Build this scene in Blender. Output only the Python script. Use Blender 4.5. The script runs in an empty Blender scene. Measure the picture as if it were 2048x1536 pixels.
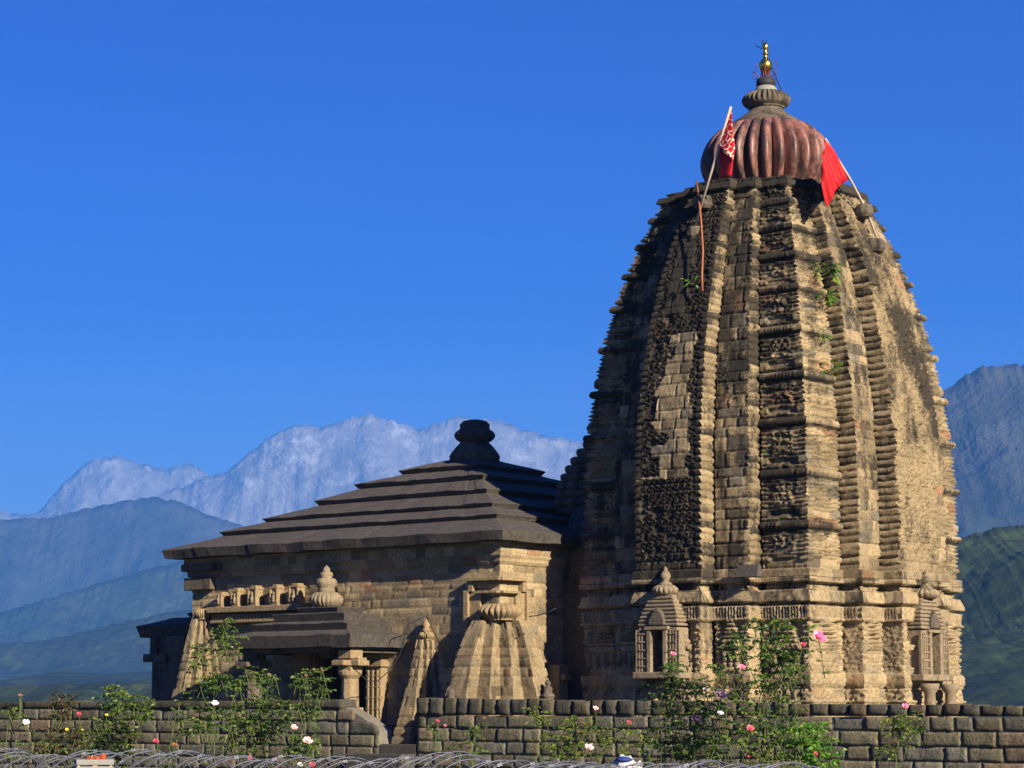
import bpy, bmesh, math, random
import numpy as np
from mathutils import Vector, noise as mn
random.seed(7); RNG=np.random.RandomState(5)
S=bpy.context.scene; COL=S.collection
# ---------------------------------------------------------------- camera, sky, sun
FPX=4700.0; CAMZ=1.7; PITCH=math.atan((1415-768)/FPX)
cd=bpy.data.cameras.new('camera'); cam=bpy.data.objects.new('camera',cd); COL.objects.link(cam)
cd.sensor_width=36; cd.lens=FPX/2048*36; cd.clip_start=.1; cd.clip_end=60000
cam.location=(0,0,CAMZ); cam.rotation_euler=(math.pi/2+PITCH,0,0); S.camera=cam
AL=math.radians(39); CU,SU=math.cos(AL),math.sin(AL)
OX,OY=-0.2753,52.0                                   # ground point of the hall's near corner
def loc2w(u,v,z=0): return Vector((OX+u*CU+v*SU, OY-u*SU+v*CU, z))
SUN_UVZ=Vector((-.88,.25,-.40)).normalized()      # way the light travels, in temple axes
sd=Vector((SUN_UVZ[0]*CU+SUN_UVZ[1]*SU, -SUN_UVZ[0]*SU+SUN_UVZ[1]*CU, SUN_UVZ[2])).normalized()
EL=math.asin(-sd.z); AZ=math.atan2(-sd.x,-sd.y)      # azimuth from +Y towards +X
w=bpy.data.worlds.new('World'); S.world=w; w.use_nodes=True
wn=w.node_tree; bg=wn.nodes['Background']
sky=wn.nodes.new('ShaderNodeTexSky'); sky.sky_type='NISHITA'; sky.sun_disc=False
sky.sun_elevation=EL; sky.sun_rotation=AZ; sky.air_density=1.0; sky.dust_density=0.0; sky.ozone_density=4.0; sky.altitude=900
hs=wn.nodes.new('ShaderNodeHueSaturation'); hs.inputs['Saturation'].default_value=1.52; hs.inputs['Hue'].default_value=.541
wn.links.new(sky.outputs[0],hs.inputs['Color']); wn.links.new(hs.outputs[0],bg.inputs['Color'])
bg.inputs['Strength'].default_value=.05
sl=bpy.data.lights.new('sun','SUN'); sl.energy=5.0; sl.angle=math.radians(.5); sl.color=(1,.87,.68)
so=bpy.data.objects.new('sun',sl); COL.objects.link(so); so.rotation_euler=sd.to_track_quat('-Z','Y').to_euler()
so.location=(40,-60,50)
S.view_settings.view_transform='Standard'; S.view_settings.look='None'; S.view_settings.exposure=1.15; S.view_settings.gamma=1
S.render.engine='CYCLES'
try: S.cycles.volume_bounces=1
except Exception: pass
# ---------------------------------------------------------------- node helpers
def new_mat(name):
    m=bpy.data.materials.new(name); m.use_nodes=True; n=m.node_tree; n.nodes.clear()
    out=n.nodes.new('ShaderNodeOutputMaterial'); b=n.nodes.new('ShaderNodeBsdfPrincipled')
    n.links.new(b.outputs[0],out.inputs[0]); b.inputs['Roughness'].default_value=.9
    b.inputs['Specular IOR Level'].default_value=.2
    return m,n,b
def N(n,t,**k):
    x=n.nodes.new(t)
    for a,v in k.items(): setattr(x,a,v)
    return x
def coords(n,scale=(1,1,1)):
    tc=N(n,'ShaderNodeTexCoord'); mp=N(n,'ShaderNodeMapping'); mp.inputs['Scale'].default_value=scale
    n.links.new(tc.outputs['Object'],mp.inputs[0]); return mp.outputs[0]
def noise(n,vec,scale,detail=4,rough=.6):
    x=N(n,'ShaderNodeTexNoise'); x.inputs['Scale'].default_value=scale; x.inputs['Detail'].default_value=detail
    x.inputs['Roughness'].default_value=rough; n.links.new(vec,x.inputs['Vector']); return x.outputs['Fac']
def ramp(n,fac,stops):
    r=N(n,'ShaderNodeValToRGB'); e=r.color_ramp.elements
    while len(e)<len(stops): e.new(.5)
    for i,(p,c) in enumerate(stops):
        e[i].position=p; e[i].color=(c,c,c,1) if isinstance(c,(int,float)) else (*c,1)
    n.links.new(fac,r.inputs[0]); return r.outputs[0]
def mix(n,fac,a,b,mode='MIX'):
    m=N(n,'ShaderNodeMix',data_type='RGBA',blend_type=mode)
    for sck,val in ((m.inputs['Factor'],fac),(m.inputs['A'],a),(m.inputs['B'],b)):
        if isinstance(val,bpy.types.NodeSocket): n.links.new(val,sck)
        elif isinstance(val,(int,float)): sck.default_value=val
        else: sck.default_value=(*val,1)
    return m.outputs['Result']
def math_(n,op,a,b):
    m=N(n,'ShaderNodeMath',operation=op)
    for i,val in enumerate((a,b)):
        if isinstance(val,bpy.types.NodeSocket): n.links.new(val,m.inputs[i])
        else: m.inputs[i].default_value=val
    return m.outputs[0]
def bump(n,b,h,strength=.5,dist=.02):
    x=N(n,'ShaderNodeBump'); x.inputs['Strength'].default_value=strength; x.inputs['Distance'].default_value=dist
    n.links.new(h,x.inputs['Height']); n.links.new(x.outputs[0],b.inputs['Normal'])
def stone(name,base=None,stain=.5,dark=(.022,.02,.016),bs=.6,bd=.02,warm=(.30,.20,.12),fine=22):
    """weathered carved stone; base None -> colour and stain amount come from the mesh's 'tone' attribute"""
    m,n,b=new_mat(name); v=coords(n)
    if base is None:
        at=N(n,'ShaderNodeAttribute',attribute_name='tone'); c=at.outputs['Color']; sa=at.outputs['Alpha']
    else: c=mix(n,1.0,base,base); sa=stain
    n1=noise(n,v,1.7,6,.7); n2=noise(n,v,fine,5,.7); n3=noise(n,v,6,4,.6)
    c=mix(n,.75,c,ramp(n,n2,[(.3,.35),(.7,1.5)]),'MULTIPLY')
    c=mix(n,.35,c,ramp(n,n3,[(.35,(.75,.62,.5)),(.65,(1.15,1.1,1.05))]),'MULTIPLY')
    vs=coords(n,(2.6,2.6,.75)); s1=noise(n,vs,1.1,7,.72); s2=noise(n,v,9,5,.75)
    st=math_(n,'ADD',math_(n,'MULTIPLY',s1,.72),math_(n,'MULTIPLY',s2,.28))
    th=math_(n,'SUBTRACT',math_(n,'ADD',st,sa),.765)       # sa .3 -> mask where st>.5
    mask=ramp(n,math_(n,'MULTIPLY',th,6.0),[(0.0,0.0),(.8,.93)])
    c=mix(n,mask,c,dark)
    n.links.new(c,b.inputs['Base Color'])
    bump(n,b,math_(n,'ADD',n2,math_(n,'MULTIPLY',n3,1.0)),bs,bd)
    return m
def simple(name,c,rough=.7,metal=0,var=.3,scale=30,bs=.2):
    m,n,b=new_mat(name); v=coords(n); f=noise(n,v,scale,4)
    n.links.new(mix(n,var,c,ramp(n,f,[(.3,.35),(.7,1.3)]),'MULTIPLY'),b.inputs['Base Color'])
    b.inputs['Roughness'].default_value=rough; b.inputs['Metallic'].default_value=metal
    bump(n,b,f,bs,.01); return m
# ---------------------------------------------------------------- object helpers
def tag(o,label=None,cat=None,group=None,kind=None):
    if label: o['label']=label
    if cat: o['category']=cat
    if group: o['group']=group
    if kind: o['kind']=kind
    return o
def empty(name,loc,rz=0,**k):
    o=bpy.data.objects.new(name,None); COL.objects.link(o); o.location=loc; o.rotation_euler=(0,0,rz)
    o.empty_display_size=.3; tag(o,**k); return o
BASE={}
def link(name,me,mat,parent=None,smooth=False,bevel=0,loc=None):
    me.materials.append(mat) if mat and not me.materials else None
    if smooth: me.shade_smooth()
    o=bpy.data.objects.new(name,me); COL.objects.link(o)
    if parent is not None:
        o.parent=parent
    if loc is not None: o.location=loc
    if bevel:
        bv=o.modifiers.new('bevel','BEVEL'); bv.width=bevel; bv.segments=2; bv.limit_method='ANGLE'
    return o
def base_of(parent):
    while parent is not None:
        if parent.name in BASE: return BASE[parent.name]
        parent=parent.parent
    return 0.0
def np_mesh(name,V,F,tone=None):
    me=bpy.data.meshes.new(name); V=np.asarray(V,dtype=np.float32); F=np.asarray(F,dtype=np.int32)
    me.vertices.add(len(V)); me.vertices.foreach_set('co',V.ravel())
    k=F.shape[1]; me.loops.add(F.size); me.loops.foreach_set('vertex_index',F.ravel())
    me.polygons.add(len(F)); me.polygons.foreach_set('loop_start',np.arange(0,F.size,k,dtype=np.int32))
    me.update(calc_edges=True)
    if tone is not None:
        a=me.attributes.new('tone','FLOAT_COLOR','FACE'); a.data.foreach_set('color',np.asarray(tone,dtype=np.float32).ravel())
    me.validate(); return me
class G:
    """collects simple solids; build() makes ONE mesh object; z values are absolute"""
    def __init__(s): s.v=[]; s.f=[]
    def add(s,v,f):
        o=len(s.v); s.v+=[tuple(p) for p in v]; s.f+=[tuple(i+o for i in q) for q in f]; return s
    def box(s,x0,x1,y0,y1,z0,z1,tx=0,ty=0):
        v=[(x0,y0,z0),(x1,y0,z0),(x1,y1,z0),(x0,y1,z0),(x0+tx,y0+ty,z1),(x1-tx,y0+ty,z1),(x1-tx,y1-ty,z1),(x0+tx,y1-ty,z1)]
        return s.add(v,[(0,3,2,1),(4,5,6,7),(0,1,5,4),(1,2,6,5),(2,3,7,6),(3,0,4,7)])
    def rings(s,rs,cap=True):
        """list of closed rings with the same count"""
        n=len(rs[0]); o=len(s.v)
        for r in rs: s.v+=[tuple(p) for p in r]
        for i in range(len(rs)-1):
            for j in range(n):
                a=o+i*n+j; b=o+i*n+(j+1)%n; s.f.append((a,b,b+n,a+n))
        if cap: s.f.append(tuple(o+j for j in range(n))[::-1]); s.f.append(tuple(o+(len(rs)-1)*n+j for j in range(n)))
        return s
    def lathe(s,cx,cy,prof,n=24,rib=0,depth=0,ribz=None,p=.6,ph=0,ridge=False):
        rs=[]
        m=n if not rib else rib*8
        for r,z in prof:
            k=1 if ribz is None else max(0,math.sin(math.pi*min(max((z-ribz[0])/(ribz[1]-ribz[0]),0),1)))**.6
            ring=[]
            for j in range(m):
                a=2*math.pi*j/m+ph
                rr=r*(1-depth*k*(abs(math.sin(rib*a/2))**p if ridge else 1-abs(math.sin(rib*a/2))**p)) if rib else r
                ring.append((cx+rr*math.cos(a),cy+rr*math.sin(a),z))
            rs.append(ring)
        return s.rings(rs)
    def tube(s,pts,r,n=6):
        pts=[Vector(p) for p in pts]; rs=[]
        for i,p in enumerate(pts):
            d=(pts[min(i+1,len(pts)-1)]-pts[max(i-1,0)]).normalized()
            a=d.cross(Vector((0,0,1)));
            if a.length<1e-3: a=d.cross(Vector((0,1,0)))
            a.normalize(); b=d.cross(a)
            rr=r[i] if isinstance(r,(list,tuple)) else r
            rs.append([p+rr*(math.cos(2*math.pi*j/n)*a+math.sin(2*math.pi*j/n)*b) for j in range(n)])
        return s.rings(rs)
    def build(s,name,mat,parent=None,smooth=False,bevel=0):
        z0=base_of(parent)
        me=bpy.data.meshes.new(name); me.from_pydata([(x,y,z-z0) for x,y,z in s.v],[],s.f); me.update()
        bm=bmesh.new(); bm.from_mesh(me); bmesh.ops.recalc_face_normals(bm,faces=bm.faces); bm.to_mesh(me); bm.free()
        return link(name,me,mat,parent,smooth,bevel)
def h2(a,b,c=0.0):
    x=np.sin(np.asarray(a)*127.1+np.asarray(b)*311.7+c*74.7+1.3)*43758.5453
    return x-np.floor(x)
# ---------------------------------------------------------------- pixel -> temple axes (photo measurements -> metres)
def ray(px,py):
    x=(px-1024)/FPX; y=-(py-768)/FPX
    return Vector((x,math.cos(PITCH)-y*math.sin(PITCH),math.sin(PITCH)+y*math.cos(PITCH)))
def at_depth(px,py,Y):
    r=ray(px,py); return Vector((0,0,CAMZ))+r*(Y/r.y)
def w2loc(P):
    dx,dy=P.x-OX,P.y-OY; return Vector((dx*CU-dy*SU,dx*SU+dy*CU,P.z))
def atv(px,py,v):
    r=ray(px,py); c=w2loc(Vector((0,0,CAMZ))); d=w2loc(Vector((OX+r.x,OY+r.y,r.z)))
    t=(v-c.y)/d.y; return c+d*t
def atu(px,py,u):
    r=ray(px,py); c=w2loc(Vector((0,0,CAMZ))); d=w2loc(Vector((OX+r.x,OY+r.y,r.z)))
    t=(u-c.x)/d.x; return c+d*t
# ---------------------------------------------------------------- materials
M={}
M['tone']=stone('weathered_carved_stone')
M['tan']=stone('tan_sandstone',(.27,.205,.115),stain=.2)
M['grey']=stone('grey_weathered_and_shaded_stone',(.12,.10,.075),stain=.28)
M['slate']=stone('dark_slate',(.074,.067,.058),stain=.15,dark=(.03,.028,.026),bs=.5,bd=.012,fine=9)
M['pink']=stone('painted_pink_stone',(.27,.125,.095),stain=.33,dark=(.035,.025,.022),bs=.3)
M['pink'].node_tree.nodes['Principled BSDF'].inputs['Roughness'].default_value=.42; M['pink'].node_tree.nodes['Principled BSDF'].inputs['Specular IOR Level'].default_value=.45
M['pale']=stone('pale_stone',(.23,.19,.125),stain=.22)
M['shrine']=stone('weathered_shrine_stone',(.235,.19,.125),stain=.25)
M['wall']=stone('wall_stone',None,bs=.9,bd=.03,dark=(.03,.028,.022))
M['mortar']=simple('mortar',(.17,.155,.12),.95,0,.5,14)
M['white']=simple('whitewash',(.24,.24,.21),.8)
M['gold']=simple('gold',(.75,.48,.10),.28,1,.2)
M['steel']=simple('steel',(.5,.5,.5),.35,1)
M['iron']=simple('dark_iron',(.03,.03,.035),.5,.6)
M['rediron']=simple('red_iron',(.16,.04,.035),.6,.1)
M['wood']=simple('pole_wood',(.42,.36,.28),.7)
M['conduit']=simple('conduit',(.32,.11,.05),.6)
M['black']=simple('drum_and_doorway_black',(.03,.03,.032),.6)
# ---------------------------------------------------------------- relief surfaces (real geometry carved course by course)
ROWS=np.cumsum(np.concatenate([[0],RNG.uniform(.19,.33,90)]))
TAN=np.array([.278,.22,.130])
def blocks(s,z,key,rows=ROWS,lmin=.34,lvar=.42,joint=.015,jd=.035,rough=.010):
    r=np.searchsorted(rows,z)-1; r=np.clip(r,0,len(rows)-2)
    off=h2(r,key)*3.1; l=lmin+lvar*h2(r,key,2.0); q=(s+off)/l; i=np.floor(q); fx=(q-i)*l
    dx=np.minimum(fx,l-fx); dz=np.minimum(z-rows[r],rows[r+1]-z); d=np.minimum(dx,dz)
    rnd=h2(r*1.7+i*3.3,key+i,1.0); rnd2=h2(r*2.3-i*1.9,key,5.0); rnd3=h2(i*5.1,r+key,9.0)
    h=(rnd-.5)*2*rough-jd*(d<joint)
    t=TAN[None,:]*(.62+.62*rnd[:,None])
    red=(rnd2>.965)[:,None]; gry=((rnd2<.16))[:,None]
    t=np.where(red,t*np.array([.95,.74,.72]),t); t=np.where(gry,t*np.array([.62,.68,.8]),t)
    st=.17+.14*(rnd3-.5)
    return h,t,st
def loft(segs,zs,scale,centre,hfun,namefun,mat,parent,ds,close=True,zt=None):
    """segs: list of dict(p0,p1,n,type,face,W) unscaled; walks the outline, offsets by relief, one object per seg"""
    zs=np.asarray(zs); sc=np.array([scale(z) for z in zs]); nz=len(zs); z0=base_of(parent)
    K=len(segs); out=[]
    def heval(g,s):
        ss=np.repeat(s[None,:],nz,0).ravel(); zz=np.repeat(zs[:,None],len(s),1).ravel()
        h,t,st=hfun(g,ss,zz); return h.reshape(nz,-1)
    edge=[]
    for g in segs:
        g['L']=math.hypot(g['p1'][0]-g['p0'][0],g['p1'][1]-g['p0'][1])
        e=heval(g,np.array([0.0,g['L']])); edge.append(e)
    for k,g in enumerate(segs):
        n=max(1,int(math.ceil(g['L']/(ds(g))))); s=np.linspace(0,g['L'],n+1)
        H=heval(g,s); P0=np.array(g['p0']);D=(np.array(g['p1'])-P0)/max(g['L'],1e-6); nn=np.array(g['n'])
        base=P0[None,:]+s[:,None]*D[None,:]
        X=base[None,:,:]*sc[:,None,None]+H[:,:,None]*nn[None,None,:]
        if close or k>0:
            pg=segs[k-1]; X[:,0,:]+=edge[k-1][:,1][:,None]*np.array(pg['n'])[None,:]*(abs(np.dot(pg['n'],nn))<.5)
        if close or k<K-1:
            q=(k+1)%K; X[:,-1,:]+=edge[q][:,0][:,None]*np.array(segs[q]['n'])[None,:]*(abs(np.dot(segs[q]['n'],nn))<.5)
        V=np.zeros((nz,n+1,3)); V[:,:,0]=X[:,:,0]+centre[0]; V[:,:,1]=X[:,:,1]+centre[1]; V[:,:,2]=(zs-z0)[:,None]
        I=np.arange(nz*(n+1)).reshape(nz,n+1)
        F=np.stack([I[:-1,:-1],I[:-1,1:],I[1:,1:],I[1:,:-1]],-1).reshape(-1,4)
        sm=np.repeat(((s[:-1]+s[1:])/2)[None,:],nz-1,0).ravel(); zm=np.repeat(((zs[:-1]+zs[1:])/2)[:,None],n,1).ravel()
        _,t,st=hfun(g,sm,zm); tone=np.concatenate([np.clip(t,0,1),st[:,None]],1)
        o=link(namefun(g),np_mesh(namefun(g),V.reshape(-1,3),F,tone),mat,parent); out.append(o)
    return out
# =============================================================== SETTING
def terrain(name,prof,R,depth,mat,amp,nscale,crest=3,step=4,rows=46,label=None,seed=0,lo=-900,hi=3000,back=.5,kind='ridged'):
    px=np.arange(lo,hi+1,step); xs=[p[0] for p in prof]; ys=[p[1] for p in prof]
    py=np.interp(px,xs,ys); V=[]; nb=6
    for i,p in enumerate(px):
        y=py[i]+crest*(mn.fractal(Vector((p/30.,seed,0)),.6,2.1,7)*1.1+(mn.fractal(Vector((p/9.,seed+4,0)),.4,2.1,4)*.8 if kind=='ridged' else 0))
        P=at_depth(float(p),float(y),R); H=max(P.z,R*.004)
        for j in range(-nb,rows+1):
            if j<0: t=j/nb; Y=R-t*back*depth; z=H*(1+t*1.05)
            else: t=j/rows; Y=R-depth*t; z=H*(1-t)**1.12
            X=P.x*(1 if j<0 else 1)
            q=Vector((X/nscale+seed*7.3,Y/nscale,seed))
            if kind=='ridged': nz=min(0,mn.ridged_multi_fractal(q,.9,2.15,5,1.0,2.0)-2.3)*.7
            else: nz=min(0,mn.fractal(q,.9,2.2,4)-.5)
            k=min(1,abs(t)*5)*(1-abs(t))**.35 if abs(t)<1 else 0
            V.append((X,Y,max(z+nz*amp*k,-6) if abs(t)<1 else -6))
    nr=rows+1+nb; I=np.arange(len(px)*nr).reshape(len(px),nr)
    F=np.stack([I[:-1,:-1],I[:-1,1:],I[1:,1:],I[1:,:-1]],-1).reshape(-1,4)[:,::-1]
    o=link(name,np_mesh(name,V,F),mat,smooth=True); tag(o,kind='structure',label=label)
    return o
def mount_mat(name,rock,snow,veg,snowline,sl_w,sc):
    m,n,b=new_mat(name); kc=.55 if snow else .6; tc=N(n,'ShaderNodeTexCoord'); g=N(n,'ShaderNodeNewGeometry')
    mp=N(n,'ShaderNodeMapping'); n.links.new(g.outputs['Position'],mp.inputs[0]); v=mp.outputs[0]
    mp2=N(n,'ShaderNodeMapping'); mp2.inputs['Scale'].default_value=(1,1,.8); n.links.new(g.outputs['Position'],mp2.inputs[0])
    a=noise(n,v,1/sc,7,.65); a2=noise(n,mp2.outputs[0],1.7/sc,6,.6)
    c=mix(n,ramp(n,a,[(.4,0.),(.6,1.)]),rock,veg)
    c=mix(n,kc,c,ramp(n,a2,[(.3,.4),(.7,1.5)]),'MULTIPLY')
    if snow:
        vn=math_(n,'ABSOLUTE',math_(n,'SUBTRACT',noise(n,mp2.outputs[0],1.6/sc,5,.6),.5),0.0)
        c=mix(n,ramp(n,vn,[(.0,.8),(.035,0.)]),c,(.30,.30,.29))
        sx=N(n,'ShaderNodeSeparateXYZ'); n.links.new(g.outputs['Position'],sx.inputs[0])
        hgt=math_(n,'DIVIDE',math_(n,'SUBTRACT',sx.outputs['Z'],snowline),sl_w)
        f=math_(n,'ADD',hgt,math_(n,'MULTIPLY',math_(n,'SUBTRACT',a2,.55),5.0))
        c=mix(n,ramp(n,f,[(.45,0.),(.9,1.)]),c,(.36,.37,.38))
    n.links.new(c,b.inputs['Base Color'])
    bump(n,b,a2,1.0,sc*(.26 if snow else .3)); return m
def forest_mat(name,a,bcol,sc):
    m,n,b=new_mat(name); g=N(n,'ShaderNodeNewGeometry'); v=g.outputs['Position']
    vo=N(n,'ShaderNodeTexVoronoi'); vo.inputs['Scale'].default_value=1/sc; n.links.new(v,vo.inputs['Vector'])
    f=noise(n,v,1/(sc*9),5,.6)
    c=mix(n,ramp(n,f,[(.38,0.),(.62,1.)]),a,bcol)
    c=mix(n,.6,c,ramp(n,vo.outputs['Color'],[(.1,.35),(.9,1.6)]),'MULTIPLY')
    n.links.new(c,b.inputs['Base Color'])
    h=ramp(n,vo.outputs['Distance'],[(0.,1.),(.8,0.)]); h2_=noise(n,v,1/(sc*2.5),5,.7); bump(n,b,math_(n,'ADD',h2_,math_(n,'MULTIPLY',h,.35)),.6,sc*.6); return m
snow_m=mount_mat('snow_rock',(.235,.225,.21),True,(.16,.155,.145),1000,700,260)
blue_m=mount_mat('ridge_rock',(.06,.062,.055),False,(.025,.035,.02),0,1,260)
far_forest=forest_mat('far_forest',(.02,.035,.014),(.045,.06,.025),15)
near_forest=forest_mat('near_forest',(.010,.020,.007),(.04,.058,.018),8)
gm,gn,gb=new_mat('grass_ground'); gf=noise(gn,coords(gn),.8,6)
gn.links.new(ramp(gn,gf,[(.35,(.025,.032,.012)),(.65,(.05,.045,.025))]),gb.inputs['Base Color']); bump(gn,gb,gf,.6,.05)
g=G().box(-14500,14500,-300,15000,-2,0); o=g.build('ground',gm); tag(o,kind='structure')
terrain('snow_mountain',[(-900,1090),(-300,1040),(0,1020),(40,1030),(75,1026),(110,985),(150,945),(180,920),(235,911),(280,928),(340,938),(375,923),(400,935),(430,962),(500,1010),(600,1060),(3000,1250)],13000,4200,snow_m,1100,2100,4,step=6,rows=130,seed=1)
terrain('snow_mountain',[(-900,1300),(0,1110),(200,1040),(300,995),(360,975),(415,952),(450,945),(500,905),(535,875),(590,848),(640,855),(690,840),(740,828),(790,842),(840,858),(880,845),(920,830),(960,842),(1000,840),(1050,862),(1100,872),(1160,882),(1400,930),(2100,960),(3000,1000)],11500,4300,snow_m,1250,1900,4,step=5,rows=150,seed=2)
terrain('mountain_ridge',[(-900,1090),(-300,1060),(0,1040),(100,1035),(160,1020),(240,1003),(300,994),(360,1003),(430,1035),(490,1052),(600,1100),(800,1160),(1100,1210),(3000,1300)],7600,2700,blue_m,360,1000,3,step=5,rows=90,seed=3)
terrain('mountain_ridge',[(-900,1330),(-300,1270),(0,1225),(120,1190),(200,1165),(330,1130),(420,1105),(700,1090),(1100,1150),(3000,1300)],5600,1400,far_forest,140,900,3,seed=4)
terrain('hill',[(-900,1330),(-300,1300),(0,1285),(80,1283),(200,1255),(330,1225),(500,1205),(900,1240),(1300,1320),(3000,1400)],3600,900,far_forest,45,700,3,seed=5,kind='f')
terrain('hill',[(-900,1380),(-300,1365),(0,1368),(60,1350),(130,1342),(230,1348),(330,1338),(600,1340),(1200,1370),(3000,1400)],2100,700,near_forest,14,300,2.5,step=3,rows=70,seed=6,kind='f')
terrain('mountain_ridge',[(-900,1400),(800,1250),(1400,1000),(1700,880),(1840,815),(1885,783),(1920,757),(1960,735),(1990,729),(2048,731),(2300,690),(3000,640)],4300,1800,blue_m,260,700,4,step=5,rows=90,seed=8)
terrain('hill',[(-900,1405),(1200,1330),(1500,1220),(1880,1092),(1920,1077),(1990,1055),(2048,1050),(2300,1000),(3000,900)],1000,480,near_forest,34,260,4,step=3,rows=70,seed=9,kind='f')
# haze: the mountain air
hb=G().box(-15200,15200,-900,17500,-12,1640); hz=hb.build('haze',None)
hm=bpy.data.materials.new('haze_air'); hm.use_nodes=True; nn=hm.node_tree; nn.nodes.clear()
pv=nn.nodes.new('ShaderNodeVolumePrincipled'); oo=nn.nodes.new('ShaderNodeOutputMaterial'); nn.links.new(pv.outputs[0],oo.inputs['Volume'])
pv.inputs['Color'].default_value=(.11,.39,1,1); pv.inputs['Density'].default_value=1.0e-4; pv.inputs['Anisotropy'].default_value=0
hz.data.materials.clear(); hz.data.materials.append(hm); tag(hz,kind='stuff',label='pale blue haze in the valley air',cat='haze')
# inner compound terrace
t=G().box(-60,60,-5.7,60,.0,.9); me_o=t.build('terrace',gm); me_o.location=(OX,OY,0); me_o.rotation_euler=(0,0,-AL); tag(me_o,kind='structure')
# =============================================================== TOWER
UC,VC,WU,WV=4.0,4.9,2.9,3.2
TOW=empty('temple_tower',loc2w(UC,VC,.9),-AL,label='tall curved carved stone temple tower crowned by a pink ribbed disc and golden pot',cat='temple tower')
BASE['temple_tower']=.9
ST=[(0.9,1.0),(4.4,1.0),(6,1.0),(7.5,.985),(8.6,.95),(9.8,.893),(10.7,.832),(11.5,.762),(12.3,.678),(13.0,.59),(13.4,.54)]
from bisect import bisect
def s_tower(z):
    # smooth interpolation (Catmull-Rom over the measured outline)
    zs=[a for a,_ in ST]; i=min(max(bisect(zs,z)-1,0),len(ST)-2)
    p=[ST[max(i-1,0)],ST[i],ST[i+1],ST[min(i+2,len(ST)-1)]]
    x=(z-p[1][0])/(p[2][0]-p[1][0]); m1=(p[2][1]-p[0][1])/max(p[2][0]-p[0][0],1e-6)*(p[2][0]-p[1][0]); m2=(p[3][1]-p[1][1])/max(p[3][0]-p[1][0],1e-6)*(p[2][0]-p[1][0])
    if z<6: return 1.0
    return (2*x**3-3*x**2+1)*p[1][1]+(x**3-2*x**2+x)*m1+(-2*x**3+3*x**2)*p[2][1]+(x**3-x**2)*m2
def face_path(W,D,b,p,r=.45,gs=.11,gd=.24):
    k=W-b-p-gs
    L=[((-W,D),(-W+k,D),'karna'),((-W+k,D),(-W+k,D-gd),'slot'),((-W+k,D-gd),(-b-p,D-gd),'slot'),((-b-p,D-gd),(-b-p,D+r),'rib'),
       ((-b-p,D+r),(-b-gs,D+r),'prati'),((-b-gs,D+r),(-b-gs,D+r-gd),'slot'),((-b-gs,D+r-gd),(-b,D+r-gd),'slot'),((-b,D+r-gd),(-b,D+2*r),'rib')]
    R=[((-q[0],q[1]),(-pp[0],pp[1]),ty) for pp,q,ty in L][::-1]
    return L+[((-b,D+2*r),(b,D+2*r),'bhadra')]+R
FR={'N':((1,0),(0,-1)),'E':((0,1),(1,0)),'S':((-1,0),(0,1)),'W':((0,-1),(-1,0))}
def tower_segs():
    out=[]
    for fc,(W,D,b,p) in (('N',(WU,WV,.80,.9)),('E',(WV,WU,.92,.9)),('S',(WU,WV,.80,.9)),('W',(WV,WU,.92,.9))):
        ax,nx=FR[fc]
        for p0,p1,ty in face_path(W,D,b,p):
            q0=(ax[0]*p0[0]+nx[0]*p0[1],ax[1]*p0[0]+nx[1]*p0[1]); q1=(ax[0]*p1[0]+nx[0]*p1[1],ax[1]*p1[0]+nx[1]*p1[1])
            d=(q1[0]-q0[0],q1[1]-q0[1]); l=math.hypot(*d); n_=(d[1]/l,-d[0]/l)
            out.append(dict(p0=q0,p1=q1,n=n_,type=ty,face=fc,key=len(out)*1.37+3))
    return out
ROLL=[5.5,6.6,7.7,8.7,9.72,10.66,11.43,12.12,12.75]
def sm(x,a,b): t=np.clip((x-a)/(b-a),0,1); return t*t*(3-2*t)
def vnoise(s,z,f,key=0.0):
    x=s*f+key*3.1; y=z*f+key*1.7; i=np.floor(x); j=np.floor(y); a=x-i; b=y-j; a=a*a*(3-2*a); b=b*b*(3-2*b)
    return (h2(i,j)*(1-a)+h2(i+1,j)*a)*(1-b)+(h2(i,j+1)*(1-a)+h2(i+1,j+1)*a)*b
def kudu(c,z,px=.17,pz=.15):
    r=np.floor(z/pz); x=((c+px*.5*(r%2))/px)%1-.5; y=(z/pz)%1-.5
    d=np.sqrt(x*x+(y*1.1)**2)
    h=.05*((d>.22)&(d<.4))+.04*(d<.1)+.03*((abs(y)>.42))-.03*((d>=.1)&(d<=.22))
    brk=vnoise(c,z,7.0,4.)>.72
    return np.where(brk,-.01,h)
def frag(s,z,a,b,key):
    r=np.floor(z/b); i=np.floor(s/a+.37*r+2*h2(r,key)); fx=(s/a+.37*r+2*h2(r,key))-i; fz=z/b-r
    e=(fx>.12)&(fz>.15); q=h2(i,r,key); return np.where(e,q,-.25)
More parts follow.
